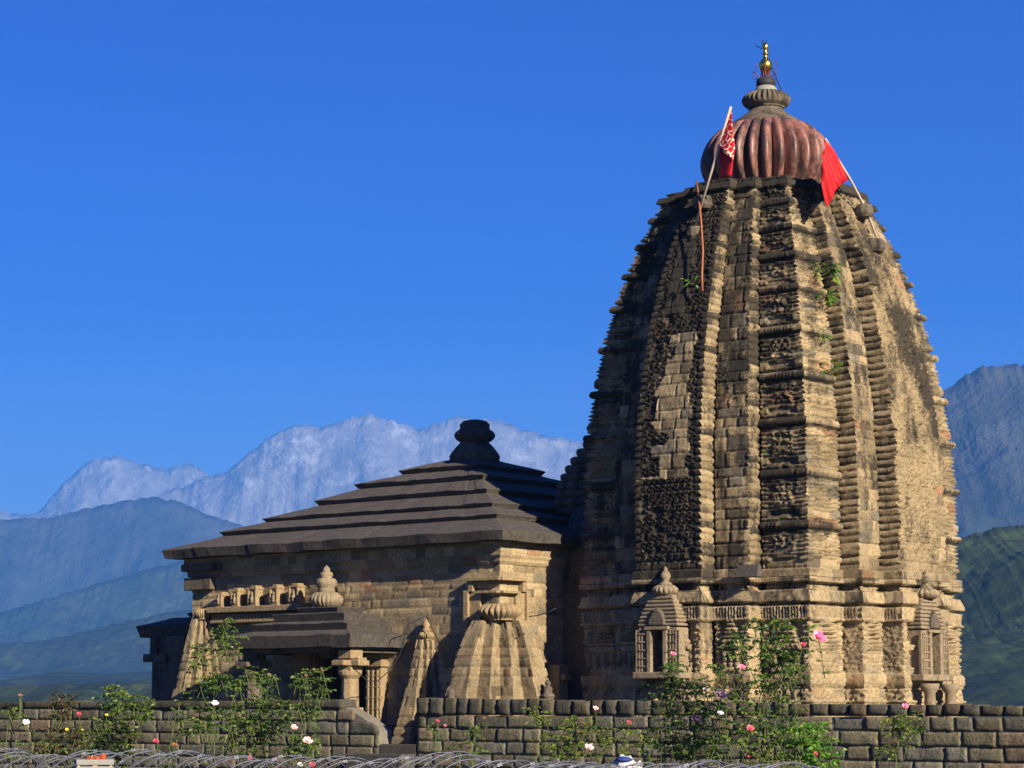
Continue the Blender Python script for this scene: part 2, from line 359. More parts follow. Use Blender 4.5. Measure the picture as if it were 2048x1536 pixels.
def spire_h(g,s,z):
    L=g['L']; c=s-L/2; ty=g['type']; key=g['key']; f=g['face']
    hb,t,st=blocks(s,z,key)
    wz=z+.012*np.sin(s*9+key)+.02*(vnoise(s,z,3.,key)-.5)
    S_=np.interp(z,[a for a,_ in ST],[b for _,b in ST])
    foot=(z<4.75); cap=(z>13.12)
    if ty=='rib':
        pz=.152; ph=(wz/pz)%1; row=np.floor(wz/pz); h=.062*np.sqrt(np.clip(1-(2*ph-1)**2,0,1))-.025*(ph<.12)
        h=h*(.8+.35*h2(row,key)); t=TAN[None,:]*(.7+.5*h2(row,key,3.))[:,None]; st=.19+.18*(h2(row,key,4.)-.5)
        # every rib stack is capped now and again
        rr=(z/.98)%1; h=h+.02*((rr<.13)); 
    elif ty=='prati':
        h=hb*1.1; st=st+.03
        p=(h2(np.floor(s*3.3),np.floor(z*2.1),key)>.86); h=h+p*.03*kudu(c,z)/.05
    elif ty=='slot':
        h=hb*0; st=st*0+.5; t=t*.5  # groove tone halved and blackened, recess shade painted in
    elif ty=='karna':
        ro=np.array(ROLL); idx=np.clip(np.searchsorted(ro,z),0,len(ro)-1); lowr=np.where(idx>0,ro[np.maximum(idx-1,0)],4.55); up=ro[idx]
        up=np.where(z>ro[-1],13.3,up); lowr=np.where(z>ro[-1],ro[-1],lowr)
        fr=(z-lowr)/np.maximum(up-lowr,.1)
        dist=np.minimum(np.abs(z-up)*(z<ro[-1]+0*z)+9*(z>=ro[-1]),np.abs(z-lowr)+9*(lowr<4.6))
        roll=np.where(dist<.088,.06*np.sqrt(np.clip(1-(dist/.088)**2,0,1))*(.75+.5*vnoise(s,z,4.,key)),0)
        teeth=.022*np.sin(s*2*math.pi/.09)*(vnoise(s,z,2.5,key)>.45)*(dist<.09)*(np.abs(c)<L/2-.14)
        pz=.092; ph=(wz/pz)%1; slab=.05*(ph<.62)-.015
        mid=(np.abs(c)<L*.24)&(fr>.42)&(fr<.80)
        carve=.05*frag(s,z,.085,.062,key)+.02*(vnoise(s,z,26.,key)>.5)
        deep=(fr>.18)&(fr<.30); niche=deep&(np.abs(c)<L*.34)
        h=np.where(mid,carve*1.5,slab*(.5+h2(np.floor(s*2.2),np.floor(wz/pz),key))); h=np.where(deep,np.where(niche,-.03,.05),h)
        h=np.where(dist<.088,.04+roll+teeth,h); h=np.where((dist>=.088)&(dist<.125),-.03,h)
        edgeb=(np.abs(c)>L/2-.02)
        h=np.where(foot,hb,h)
        st=np.where(dist<.11,.17+.10*h2(np.round(z/.9),key),.165)+.06*(fr>.75)+.14*(h2(np.floor(wz/pz),key,8.)-.5)
        t=t*(.9+.2*h2(np.floor(wz/pz),key,2.))[:,None]
    else: # bhadra
        k=kudu(c+key,z,.17,.15)
        if f=='N':
            edge=np.interp(z,[4.7,6.6,6.61,7.2,7.4,7.9,8.3,8.8,9.4,9.9],[-9,-9,-.30,-.35,-.05,-.5,-.45,-.15,-.1,-.05])
            rep=(z>6.55)&(z<9.75)&(c>edge+.10*np.sign(h2(np.floor(z/.27),1.)-.5))&(c<.62-.22*h2(np.floor(z/.27),3.))
            frame=np.abs(c)>L/2-.10
            h=np.where(rep,.045+hb,k); st=np.where(rep,.15,.285+.05*vnoise(s,z,1.5)); h=np.where(frame,.04*((z/.15)%1<.7),h)
            t=np.where(rep[:,None],t,TAN[None,:]*.75)
            smooth_=(z>10.2)&(z<11.9)&(c>-.55)&(c<.1); h=np.where(smooth_,.04+hb,h)
        else:
            h=.55*k+.045*frag(s,z,.075,.055,key)-.07*(vnoise(s,z,13.,key)>.80)-.05*(((c/.46)%1<.07)&(vnoise(s,z,3.,key)>.4)); frame=(c>L/2-.22); h=np.where(frame,.05+hb,h)
            st=.19+.12*(sm(z,7.0,7.6)*(1-sm(z,10.2,10.8)))*(.35+.65*sm(c,-.9,.2))+.09*((z>5.2)&(z<6.2)&(np.abs(c+.2)<.5))-.03*frame+.10*(vnoise(s,z,2.2,key)-.5); t=np.where(frame[:,None],t,TAN[None,:]*(.85+.2*vnoise(s,z,9.))[:,None])
        h=np.where(foot,.03+hb,h)
    # weathering darkens (lichen) with height, and the foot / cap courses; north side adds lichen and painted shade
    h=np.where(foot&(z>4.4)&(z<4.58),.09,h) if ty!='slot' else h
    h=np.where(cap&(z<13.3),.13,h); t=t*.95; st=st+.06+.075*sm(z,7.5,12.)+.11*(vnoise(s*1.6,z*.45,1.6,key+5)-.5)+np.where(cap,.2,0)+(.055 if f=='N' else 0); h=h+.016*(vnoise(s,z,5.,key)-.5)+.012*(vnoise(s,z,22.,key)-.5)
    return h,t,st
def base_h(g,s,z):
    L=g['L']; c=s-L/2; ty=g['type']; key=g['key']; f=g['face']; hb,t,st=blocks(s,z,key+50)
    n=vnoise(s,z,28.,key)
    fl=.035*(np.sin(s*2*math.pi/.075)>0)
    h=np.zeros_like(z)
    j=(z>=2.42)&(z<3.5)
    if ty in('karna','prati','bhadra'):
        e=np.abs(c)>L/2-.13
        scroll=.02+.022*(np.sin(z*2*math.pi/.16+np.sin(c*60))>.2)
        half=L/2-.13
        up=sm(z,2.95,3.45); shrine=(np.abs(c)<half*(.86-.5*up))
        lower=(z<2.95)
        am=1.5 if f in 'ES' else 1.25
        cols=am*.085*(np.cos(c*2*math.pi/(half*.55))>-.1)*(((z/.24)%1)>.12)
        slabs=am*.085*(((z/.085)%1)<.6)
        m=np.where(lower,cols,slabs); m=np.where((z>2.90)&(z<2.98),.10,m); m=np.where((z>2.42)&(z<2.55),.09,m)
        h=np.where(j,np.where(e,.5*scroll+.05*frag(s,z,.05,.06,key),np.where(shrine,m+.03*frag(s,z,.06,.05,key),-.05)),h)
        if L<.5: h=np.where(j,scroll,h)
    else:
        h=np.where(j,.02*(n>.5),h)
    leaf=(z>=3.56)&(z<3.82); h=np.where(leaf,.06+fl+.06*(z-3.56),h); h=np.where((z>=3.5)&(z<3.56),.10,h)
    cr=(z>=3.85)&(z<4.15); h=np.where(cr,.05+.08*np.clip((4.15-z)/.3,0,1)**.7-.05*(z<3.89)+.03*(vnoise(s,z,9.,key)-.5),h)
    tth=(z>=4.15)&(z<4.3); h=np.where(tth,-.07+.05*frag(s,z,.07,.06,key),h); h=np.where((z>=3.82)&(z<3.87),-.03,h)
    h=np.where((z>=4.3)&(z<4.42),.10,h)
    br=(z>=2.14)&(z<2.42); h=np.where(br,.04+.05*np.sqrt(np.clip(1-((z-2.28)/.14)**2,0,1))+.03*(vnoise(s,z,8.,key)-.5),h)
    fz=(z>=1.86)&(z<2.14); h=np.where(fz,.05+.035*((((s/.14)%1)-.5)*2*((z-1.86)/.28)>.0),h)
    h=np.where(fz,.03+.06*frag(s,z,.09,.07,key),h)
    lw=(z<1.86); h=np.where(lw,.06+.05*((z/.3)%1<.5)+.03*(n>.55),h)
    h=h*1.05+.02*(vnoise(s,z,5.,key)-.5)+.03*(vnoise(s,z,34.,key)-.5)*((z>1.86)&(z<3.85))
    st=st+.10*(vnoise(s,z,2.2,key+9)-.45)
    if ty=='slot': h=h*.6; st=st*0+.42  # grooves of the base blackened too, painted recess shade
    t=TAN[None,:]*(.5+.5*t/TAN[None,:])
    st=st+.02+.08*((z>3.8))+(.06 if f=='N' else 0)  # north term mixes real lichen with shade painted into the tone
    t=t*1.12
    return h,t,st
PN={'karna':'corner_rib','slot':'joint','rib':'ribbed_side','prati':'middle_rib','bhadra':'lattice_panel'}
PB={'karna':'corner_wall','slot':'joint','rib':'side_wall','prati':'pilaster_wall','bhadra':'niche_wall'}
def tds(g):
    if g['face'] in 'SW': return .16
    return {'karna':.035,'slot':.2,'rib':.09,'prati':.04,'bhadra':.028}[g['type']]
def bds(g):
    if g['face'] in 'SW': return .16
    return {'slot':.2,'rib':.04}.get(g['type'],.024)
segs=tower_segs()
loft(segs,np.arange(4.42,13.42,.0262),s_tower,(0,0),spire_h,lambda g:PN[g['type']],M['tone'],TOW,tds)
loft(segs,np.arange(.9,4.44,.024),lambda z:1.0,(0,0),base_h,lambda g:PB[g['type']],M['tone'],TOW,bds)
def T(u,v): return (u-UC,v-VC)
G().box(-1.5,1.5,-1.68,1.68,13.0,13.3).box(-.4,.4,-2.1,2.1,13.0,13.28).box(-2.0,2.0,-.45,.45,13.0,13.275).build('spire_top',M['slate'],TOW,bevel=.03)
# neck, ribbed disc, dome, small disc, pot finial
G().lathe(0,0,[(1.15,13.2),(1.15,13.75)],40).build('neck',M['pink'],TOW,True)
pr=[]
for i in range(25):
    x=i/24; z=13.42+1.68*x; r=1.55*math.sin(math.pi*(.20+.655*x))**.62
    pr.append((r if i not in(0,24) else r*.9,z))
G().lathe(0,0,pr,rib=28,depth=.24,ribz=(13.3,15.2),p=.85).build('ribbed_disc',M['pink'],TOW,True)
G().lathe(0,0,[(.84,15.0),(.85,15.08),(.77,15.17),(.6,15.28),(.44,15.4),(.36,15.5),(.34,15.6)],48).build('dome_cap',M['grey'],TOW,True)
pr=[(.40,15.5)]+[(.57*math.sin(math.pi*(.22+.56*i/12))**.8,15.5+.38*i/12) for i in range(13)]
G().lathe(0,0,pr,rib=28,depth=.16,ribz=(15.6,16.1),p=.8,ridge=True).build('small_ribbed_disc',M['grey'],TOW,True)
G().lathe(0,0,[(.29,15.86),(.26,15.95),(.2,16.04)],24).build('plaster_collar',M['white'],TOW,True)
G().lathe(0,0,[(.22,16.03),(.23,16.1),(.21,16.2),(.17,16.22)],24).build('black_drum',M['black'],TOW,True)
fin=G().lathe(0,0,[(.05,16.36),(.12,16.42),(.16,16.52),(.15,16.6),(.1,16.67),(.055,16.72),(.05,16.8),(.09,16.81),(.05,16.83),(.045,16.9),(.07,16.94),(.075,17.0),(.05,17.05),(.01,17.1)],20).build('golden_pot_finial',M['gold'],TOW,True)
fr=G()
for a,rr,zz in ((0,.28,.30),(2.1,.2,.2),(3.4,.3,.12),(4.2,.24,.25),(5.2,.15,.2)):
    fr.tube([(.1*math.cos(a),.1*math.sin(a),16.2),(rr*math.cos(a),rr*math.sin(a),16.22+zz*.3),(rr*1.1*math.cos(a),rr*1.1*math.sin(a),16.24+zz),(rr*.9*math.cos(a),rr*.9*math.sin(a),16.30+zz)],.013,5)
for k in range(9):
    a=k*.7; fr.tube([(.13*math.cos(a),.13*math.sin(a),16.2),(.09*math.cos(a+.4),.09*math.sin(a+.4),16.36),(.12*math.cos(a),.12*math.sin(a),16.46)],.017,5)
fr.build('iron_ornament',M['rediron'],TOW)
rd=G(); e=Vector((CU,-SU,0)) # towards image right is local (CU,SU)
rx,ry=CU,SU
rd.tube([(.36*rx,.36*ry,15.95),(.2*rx,.2*ry,16.35),(.1*rx,.1*ry,16.6)],.016,5)
rd.tube([(.08*rx,.08*ry,16.85),(.0,0,17.05),(.03*rx,.03*ry,17.15)],.01,5)
rd.tube([(-.24*rx,-.24*ry,17.02),(-.08*rx,-.08*ry,16.94)],.012,5)
rd.tube([(-.05*rx,-.05*ry,16.98),(-.06*rx,-.06*ry,17.14)],.016,5)
rd.build('iron_rod',M['iron'],TOW)
# niche shrines on the two visible sides
def niche(parent,axis,c,dpl,w,z0=2.4,dep=.42):
    """axis 0: on the -v side (a=u), 1: on +u side (a=v)"""
    def bx(g,a0,a1,d0,d1,za,zb,ta=0,td=0):
        if axis==0: g.box(c+a0,c+a1,dpl-d1,dpl-d0,za,zb,ta,td)
        else: g.box(dpl+d0,dpl+d1,c+a0,c+a1,za,zb,td,ta)
    g=G(); bx(g,-w*.62,w*.62,-.1,dep+.1,z0-.12,z0+.02); o=g.build('niche_shelf',M['shrine'],parent,bevel=.025)
    g=G(); wi=.17*w
    bx(g,-w/2,-wi-.09,-.05,dep,z0,z0+.95); bx(g,wi+.09,w/2,-.05,dep,z0,z0+.95); bx(g,-w/2+.01,w/2-.01,-.05,.08,z0,z0+.94)
    for k in(-1,1):
        for q in range(4):
            a=k*(wi+.16+q*.075*w); bx(g,a-.022,a+.022,dep-.02,dep+.03,z0+.02,z0+.9)
        for q in range(5): za=z0+.12+q*.17; bx(g,k*(w/2-.14)-.13,k*(w/2-.14)+.13,dep-.02,dep+.045,za,za+.035)
    g.build('niche_body',M['shrine'],parent,bevel=.008)
    g=G()
    for k in(-1,1): bx(g,k*(wi+.04)-.05,k*(wi+.04)+.05,.05,dep+.06,z0,z0+.9)
    bx(g,-wi-.14,wi+.14,.05,dep+.08,z0+.9,z0+.97); g.build('niche_frame',M['shrine'],parent,bevel=.01)
    g=G(); n=8; hh=.082
    for k in range(n):
        x=k/(n-1); ww=w*.52*(1-.42*x**1.7); za=z0+.98+k*hh; bx(g,-ww,ww,-.05,(dep+.02)*(1-.3*x),za,za+hh*.72)
        bx(g,-ww*.9,ww*.9,-.05,(dep)*(1-.3*x)-.03,za+hh*.6,za+hh+.01)
    g.build('niche_roof',M['shrine'],parent,bevel=.022)
    # gable medallion
    g=G(); 
    for k in range(6): x=k/5; bx(g,-.2*w*math.cos(x*1.4),.2*w*math.cos(x*1.4),dep-.1,dep+.07-.03*x,z0+1.0+x*.3,z0+1.07+x*.3)
    g.build('niche_gable',M['grey'],parent,bevel=.015)
    zt=z0+.98+n*hh
    cx,cy=(c,dpl-.12) if axis==0 else (dpl+.12,c)
    prf=[(.3*w*math.sin(math.pi*(.2+.62*i/8))**.8,zt+.22*i/8) for i in range(9)]
    G().lathe(cx,cy,prf,rib=16,depth=.14,ribz=(zt,zt+.26)).build('niche_ribbed_disc',M['shrine'],parent,True)
    G().lathe(cx,cy,[(.13,zt+.2),(.16,zt+.25),(.07,zt+.29),(.08,zt+.33),(.12,zt+.40),(.10,zt+.47),(.04,zt+.53),(.05,zt+.56),(.005,zt+.62)],14).build('niche_finial',M['shrine'],parent,True)
niche(TOW,0,0.0,-(WV+.9),.98,z0=2.42)
niche(TOW,1,-.1,(WU+.9),1.05,z0=2.38,dep=.3)
# east side: open porch opening under the shrine with two short pillars
g=G()
for a in(-.55,.35): g.lathe(WU+.9+.42,a,[(.13,.9),(.13,1.3),(.16,1.34),(.12,1.4),(.12,2.0),(.19,2.08),(.21,2.2)],16)
g.build('porch_pillar',M['shrine'],TOW,True)
# bracket stones that hold the flag poles
def bracket(u,v,z,r,h):
    G().lathe(u-UC,v-VC,[(r*.75,z-h/2),(r,z-h*.2),(r,z+h*.25),(r*.8,z+h/2)],9,).build('bracket_stone',M['grey'],TOW,bevel=.02)
# little stone lion/figures row at the spire foot
g=G()
for k in range(3): pass
# weathervane-like metal sheet near px 1500,1145
p=atv(1500,1145,1.0); q=T(p.x,p.y); g=G(); g.box(q[0]-.28,q[0]+.28,q[1]-.16,q[1]+.1,p.z-.1,p.z+.16,.02,.1); g.build('spout',M['slate'],TOW,bevel=.01)
# flags
def red_mat(name,pattern):
    m,n,b=new_mat(name); c=(.42,.010,.014)
    if pattern:
        v=coords(n,(1,1,1)); vo=N(n,'ShaderNodeTexVoronoi',feature='DISTANCE_TO_EDGE'); vo.inputs['Scale'].default_value=7
        n.links.new(v,vo.inputs['Vector']); f=ramp(n,vo.outputs['Distance'],[(.05,1.),(.09,0.)])
        n2=noise(n,v,14,2); f=math_(n,'MULTIPLY',f,ramp(n,n2,[(.45,0.),(.5,1.)]))
        n.links.new(mix(n,f,c,(.7,.6,.5)),b.inputs['Base Color'])
    else: b.inputs['Base Color'].default_value=(*c,1)
    b.inputs['Roughness'].default_value=.6
    return m
def sheet(polys,name,mat,parent,thick=.006,sub=7,wav=.05):
    """cloth: triangulated outline (list of local 3-D points) with folds and thickness"""
    bm=bmesh.new()
    for poly in polys:
        vs=[bm.verts.new(p) for p in poly]; bm.faces.new(vs)
    bmesh.ops.remove_doubles(bm,verts=bm.verts,dist=1e-4)
    bmesh.ops.triangulate(bm,faces=bm.faces[:])
    bmesh.ops.subdivide_edges(bm,edges=bm.edges[:],cuts=sub,use_grid_fill=True)
    for v in bm.verts:
        k=v.co; v.co=k+Vector((.75,-.66,0))*wav*math.sin((k.y-k.x)*13+k.z*3.5+1)*min(1,.25+abs(k.y-k.x)*2)
    me=bpy.data.meshes.new(name); bm.to_mesh(me); bm.free()
    o=link(name,me,mat,parent,True); sl_=o.modifiers.new('s','SOLIDIFY'); sl_.thickness=thick; return o
def rel(P,o): return (P.x-o.x,P.y-o.y,P.z-o.z)
pf1=red_mat('red_flag_print',True); pf2=red_mat('red_flag_cloth',False)
vb=2.05
B0=atv(1387,462,vb+.0); B1=atv(1403,405,vb+.1); Tp=atv(1462,213,vb-.35)
def pl(u,v,z): return Vector((u,v,z))
F1=empty('flag',loc2w(B0.x,B0.y,B0.z),-AL,label='red triangular flag printed in white on a pole at the left of the spire top',cat='flag')
G().tube([rel(B0,B0),rel(Tp,B0)],.028,8).build('flag_pole',M['wood'],F1,True)
def fp(x,y,dv=0): return rel(atv(x,y,vb-.3+dv),B0)
sheet([[fp(1462,213),fp(1450,252),fp(1464,262,.04)],[fp(1450,252),fp(1437,291),fp(1470,288,.06),fp(1464,262,.04)],[fp(1437,291),fp(1467,322,.04),fp(1471,300,.07),fp(1470,288,.06)]],'flag_cloth',pf1,F1)
sheet([[fp(1441,297,.1),fp(1466,320,.12),fp(1464,352,.1),fp(1441,355,.14)]],'flag_tail',pf2,F1)
bracket(B1.x,B1.y+.05,B1.z,.22,.30); bracket(B0.x,B0.y+.05,B0.z-.05,.2,.30)
ub=UC+3.8*.66+.1
R0=atu(1757,482,ub+.25); R1=atu(1733,420,ub+.05); R2=atu(1700,358,ub); R3=atu(1650,277,ub-.15)
F2=empty('flag',loc2w(R0.x,R0.y,R0.z),-AL,label='plain red flag sagging from a leaning pole at the right of the spire top',cat='flag')
G().tube([rel(R0,R0),rel(R1,R0),rel(R2,R0),rel(R3,R0)],.028,8).build('flag_pole',M['wood'],F2,True)
def gp(x,y,du=0): return rel(atu(x,y,ub+du),R0)
sheet([[gp(1650,277,-.15),gp(1700,357,0),gp(1678,372,.1),gp(1643,330,.08)],[gp(1643,330,.08),gp(1678,372,.1),gp(1664,396,.12),gp(1645,366,.1)],[gp(1645,366,.1),gp(1664,396,.12),gp(1657,413,.12),gp(1649,396,.12)]],'flag_cloth',pf2,F2,wav=.09)
bracket(R1.x-.06,R1.y,R1.z-.02,.21,.3); bracket(R0.x-.1,R0.y,R0.z-.1,.25,.3)
# conduit hanging down
C0=atv(1393,362,1.95)
cp=[atv(x,y,v) for x,y,v in((1393,362,2.5),(1398,400,2.0),(1402,440,1.75),(1406,500,1.5),(1404,550,1.3),(1405,582,1.22))]
cb=cp[-1]; CN=empty('conduit',loc2w(cb.x,cb.y,cb.z),-AL,label='thin orange conduit running down the left side of the tower from the spire top',cat='cable')
G().tube([rel(p,cb) for p in cp],.022,6).build('pipe',M['conduit'],CN,True)
# =============================================================== HALL
HALL=empty('temple_hall',loc2w(-4.9,4.9,.9),-AL,label='square stone temple hall under a dark stepped pyramid roof, left of the tall tower',cat='temple hall')
BASE['temple_hall']=.9
def hc(x): return x+4.9
HW=4.9
HR=np.cumsum(np.concatenate([[0],RNG.uniform(.15,.22,60)]))
def wall_h(g,s,z):
    hb,t,st=blocks(s,z,g['key'],rows=HR,lmin=.28,lvar=.3,joint=.013,jd=.022,rough=.008)
    h=hb+.0; h=np.where(z>5.0,h+.16,h); h=np.where((z>4.86)&(z<=5.0),h+.09,h); h=np.where((z>1.9)&(z<2.05),h+.05,h); h=np.where(z<1.2,h+.12,h)
    return h,t*1.06,st-.02
hs_=[]
cor=[(-HW,-HW),(HW,-HW),(HW,HW),(-HW,HW)]
for i in range(4):
    a,b=cor[i],cor[(i+1)%4]; d=(b[0]-a[0],b[1]-a[1]); l=math.hypot(*d); hs_.append(dict(p0=a,p1=b,n=(d[1]/l,-d[0]/l),type='w',face='NESW'[i],key=20.+i))
# the north wall is split so that the balcony door stays open
n0=hs_[0]; da,db=hc(-5.45),hc(-3.85)
dz=2.85
def sub(seg,x0,x1): s=dict(seg); s['p0']=(x0,-HW); s['p1']=(x1,-HW); s['n']=(0,-1); s['key']=seg['key']; s['off']=x0+HW; return s
def wall_h2(g,s,z): return wall_h(g,s+g.get('off',0),z)
wds=lambda g:.05 if g['face'] in 'NE' else .3
zr=np.arange(.9,5.36,.035)
allseg=[sub(n0,-HW,da),sub(n0,da,db),sub(n0,db,HW)]+hs_[1:]
for s_,zz in (([allseg[5],allseg[0]],zr),([allseg[1]],np.arange(dz,5.36,.035)),([allseg[2],allseg[3]],zr),([allseg[4]],zr)):
    loft(s_,zz,lambda z:1.0,(0,0),wall_h2,lambda g:'wall',M['tone'],HALL,wds,close=False)
# black sheet added behind the door, its colour stands in for interior darkness
G().box(da-.02,db+.02,-HW+1.2,-HW+1.4,.9,3.0).build('doorway_dark_sheet',M['black'],HALL)
G().box(da-.12,da,-HW-.02,-HW+1.2,.9,3.0).box(db,db+.12,-HW-.02,-HW+1.2,.9,3.0).box(da,db,-HW,-HW+1.2,2.87,3.0).build('door_jamb',M['grey'],HALL)
# roof tiers
TI=[(5.46,5.34,5.56),(4.46,5.92,6.02),(3.72,6.27,6.365),(2.80,6.70,6.81),(2.1,7.12,7.23),(1.32,7.49,7.60)]
def slab_tier(g,cx,cy,hw,zb,zt,hw2,z2,n=72,jit=.012,hv=None,hv2=None):
    """vertical fascia then a slope up to the next tier; edges slightly uneven like old slate"""
    hv=hv or hw; hv2=hv2 or hw2; rs=[]
    def ring(a,b,z,j):
        r=[]
        for k,(x0,y0,x1,y1) in enumerate(((-a,-b,a,-b),(a,-b,a,b),(a,b,-a,b),(-a,b,-a,-b))):
            for i in range(n):
                t=i/n; x=x0+(x1-x0)*t; y=y0+(y1-y0)*t
                q=mn.noise(Vector((x*1.3+cx,y*1.3,z*3)))*jit*(j)+((math.sin((i//4)*12.9898+k*78.2+zb*37.7)*43758.5)%1-.5)*.018*(j>1); r.append((cx+x*(1+q*.3),cy+y*(1+q*.3),z+q))
        return r
    rs=[ring(hw-.6,hv-.6,zb-.02,0),ring(hw-.07,hv-.07,zb,2),ring(hw-.065,hv-.065,zb+.015,2),ring(hw,hv,zt-.012,2),ring(hw-.015,hv-.015,zt,2)]
    for k in range(1,5):
        t=k/4; rs.append(ring(hw-.03+(hw2-hw)*t,hv-.03+(hv2-hv)*t,zt+(z2-zt)*t,1.5 if k<4 else 0))
    g.rings(rs)
for k,(hw,zb,zt) in enumerate(TI):
    nx=TI[k+1] if k+1<len(TI) else (.3,7.93,7.97)
    g=G(); slab_tier(g,0,0,hw,zb,zt,nx[0]-.12,nx[1]+.02); g.build('roof_tier',M['slate'],HALL,bevel=0)
fx=.12
G().lathe(fx,-.05,[(.62,7.75),(.64,7.95),(.58,8.05),(.46,8.2),(.38,8.28),(.34,8.32)],32).build('roof_finial_base',M['grey'],HALL,True)
G().lathe(fx,-.05,[(.36,8.25)]+[(.52*math.sin(math.pi*(.24+.5*i/8)),8.30+.34*i/8) for i in range(9)]+[(.38,8.66),(.38,8.76),(.30,8.84),(.12,8.88)],32,).build('roof_finial',M['slate'],HALL,True)
# link between the hall and the tower, and the rounded gable over it
lk=G().box(HW-.3,hc(1.3),hc(2.3)-9.8,hc(7.5)-9.8,.9,5.25).build('link_wall',M['grey'],HALL)
g=G()
for k in range(9):
    t=k/8; x=hc(-1.35)+.55*(1-math.cos(t*math.pi/2)) ; g.box(x,hc(1.6),-1.35+.5*t*t,1.35-.5*t*t,6.2+.2*k,6.2+.2*(k+1)+.01)
g.build('link_gable',M['grey'],HALL,bevel=.08)
G().box(HW-.4,hc(1.6),-2.6,2.6,5.2,5.45).box(HW-.4,hc(1.5),-2.2,2.2,5.45,6.3,0,.5).build('link_roof',M['slate'],HALL,bevel=.02)
# stepped corner towers (buttresses)
def butt_segs(st=3,a=.35,full=False):
    pts=[(-1,.9),(-1,-1),(-a,-1)]; x,y=-a,-1.0; d=(1+a)/st
    for k in range(st): y+=d; pts.append((x,y)); x+=d; pts.append((x,y))
    pts.append((1,1)); pts.append((-.9,1))
    out=[]
    for i in range(len(pts)-1):
        p0,p1=pts[i],pts[i+1]; dd=(p1[0]-p0[0],p1[1]-p0[1]); l=math.hypot(*dd)
        if l<1e-6: continue
        out.append(dict(p0=p0,p1=p1,n=(dd[1]/l,-dd[0]/l),type='b',face='N',key=70.+i))
    return out
BR=np.arange(0,9,.215)
def butt_h(g,s,z):
    hb,t,st=blocks(s,z,g['key']*.3,rows=BR,lmin=.25,lvar=.3,joint=.010,jd=.03,rough=.008); t=TAN[None,:]*(.38+.48*t/TAN[None,:]); return hb,t,st+.04+.08*(vnoise(s,z,1.5,g['key'])-.5)
def join_objs(obs,name):
    ds=[]; V=[];F=[];Tn=[];o=0
    for ob in obs:
        me=ob.data; v=np.zeros(len(me.vertices)*3,dtype=np.float32); me.vertices.foreach_get('co',v); v=v.reshape(-1,3)
        f=np.zeros(len(me.loops),dtype=np.int32); me.loops.foreach_get('vertex_index',f); f=f.reshape(-1,4)
        t=np.zeros(len(me.polygons)*4,dtype=np.float32); me.attributes['tone'].data.foreach_get('color',t)
        V.append(v);F.append(f+o);Tn.append(t.reshape(-1,4)); o+=len(v)
    par=obs[0].parent; mat=obs[0].data.materials[0]
    for ob in obs: bpy.data.objects.remove(ob)
    return link(name,np_mesh(name,np.concatenate(V),np.concatenate(F),np.concatenate(Tn)),mat,par)
def buttress(cx,cy,wf,z1,st=3,a=.3,dr=1.0,ztop=None):
    obs=loft(butt_segs(st,a),np.arange(.9,z1+.01,.035),wf,(cx,cy),butt_h,lambda g:'corner_turret',M['tone'],HALL,lambda g:.08)
    o=join_objs(obs,'corner_turret'); r=wf(z1)
    hh=.34*dr; pr=[(.8*r,z1-.02)]+[(r*1.2*math.sin(math.pi*(.16+.66*i/10))**.75,z1+hh*i/10) for i in range(11)]
    z0=.9
    q=G().lathe(cx,cy,pr,rib=22,depth=.16,ribz=(z1-.05,z1+hh+.05),p=.8)
    q.build('turret_ribbed_disc',M['tan'],HALL,True)
    return z1+hh
wf1=lambda z:float(np.interp(z,[.9,1.95,2.8,3.3,3.62],[.93,.84,.68,.54,.42]))
zt=buttress(hc(0)-.0,-HW,wf1,3.62)
wf2=lambda z:float(np.interp(z,[.9,1.98,2.7,3.22],[.56,.34,.23,.15]))
zt=buttress(hc(-2.05),-HW-.1,wf2,3.22,st=2,a=.0,dr=.5)
G().lathe(hc(-2.05),-HW-.1,[(.08,zt-.02),(.11,zt+.05),(.06,zt+.09),(.10,zt+.17),(.05,zt+.24),(.005,zt+.3)],14).build('turret_finial',M['tan'],HALL,True)
wf3=lambda z:float(np.interp(z,[.9,1.95,2.8,3.5,3.85],[.68,.5,.36,.25,.18]))
buttress(hc(-9.2),-HW-.2,wf3,3.85,dr=.7)
# small seated carved figures at the turret feet
def carving(cx,cy,z,sx,ax,name='carved_figure'):
    g=G(); g.lathe(cx,cy,[(.24*sx,z),(.25*sx,z+.12*sx),(.16*sx,z+.2*sx),(.17*sx,z+.38*sx),(.08*sx,z+.44*sx),(.11*sx,z+.52*sx),(.10*sx,z+.6*sx),(.02*sx,z+.66*sx)],12)
    g.build(name,M['grey'],HALL,True)
carving(hc(-.55),-HW-.98,1.55,.85,0); carving(hc(1.0),-HW+.45,1.9,.6,0)
# niche frames round the near corner
g=G()
def nbar(u0,u1,z0,z1,d=.14): g.box(hc(u0),hc(u1),-HW-d,-HW+.02,z0,z1)
def ebar(v0,v1,z0,z1,d=.14): g.box(HW-.02,HW+d,-HW+v0,-HW+v1,z0,z1)
nbar(-.78,.14,4.48,4.56,.2); ebar(-.14,.74,4.478,4.558,.2)
nbar(-.80,-.66,4.25,4.48); nbar(-.94,-.80,3.5,4.28); ebar(.66,.80,4.25,4.478); ebar(.80,.94,3.5,4.28)
nbar(-.82,-.5,3.5,4.26,.07); ebar(.5,.82,3.5,4.26,.07)
nbar(-.52,.06,4.2,4.26,.17); ebar(-.06,.52,4.198,4.258,.17)
g.build('niche_frame',M['tan'],HALL,bevel=.012)
# mouldings right of the turret (east wall) and small pilaster
G().box(HW-.02,HW+.3,-HW+1.75,-HW+2.1,.9,2.65).box(HW-.02,HW+.42,-HW+1.8,-HW+2.05,2.3,2.45).build('pilaster',M['tan'],HALL,bevel=.03)
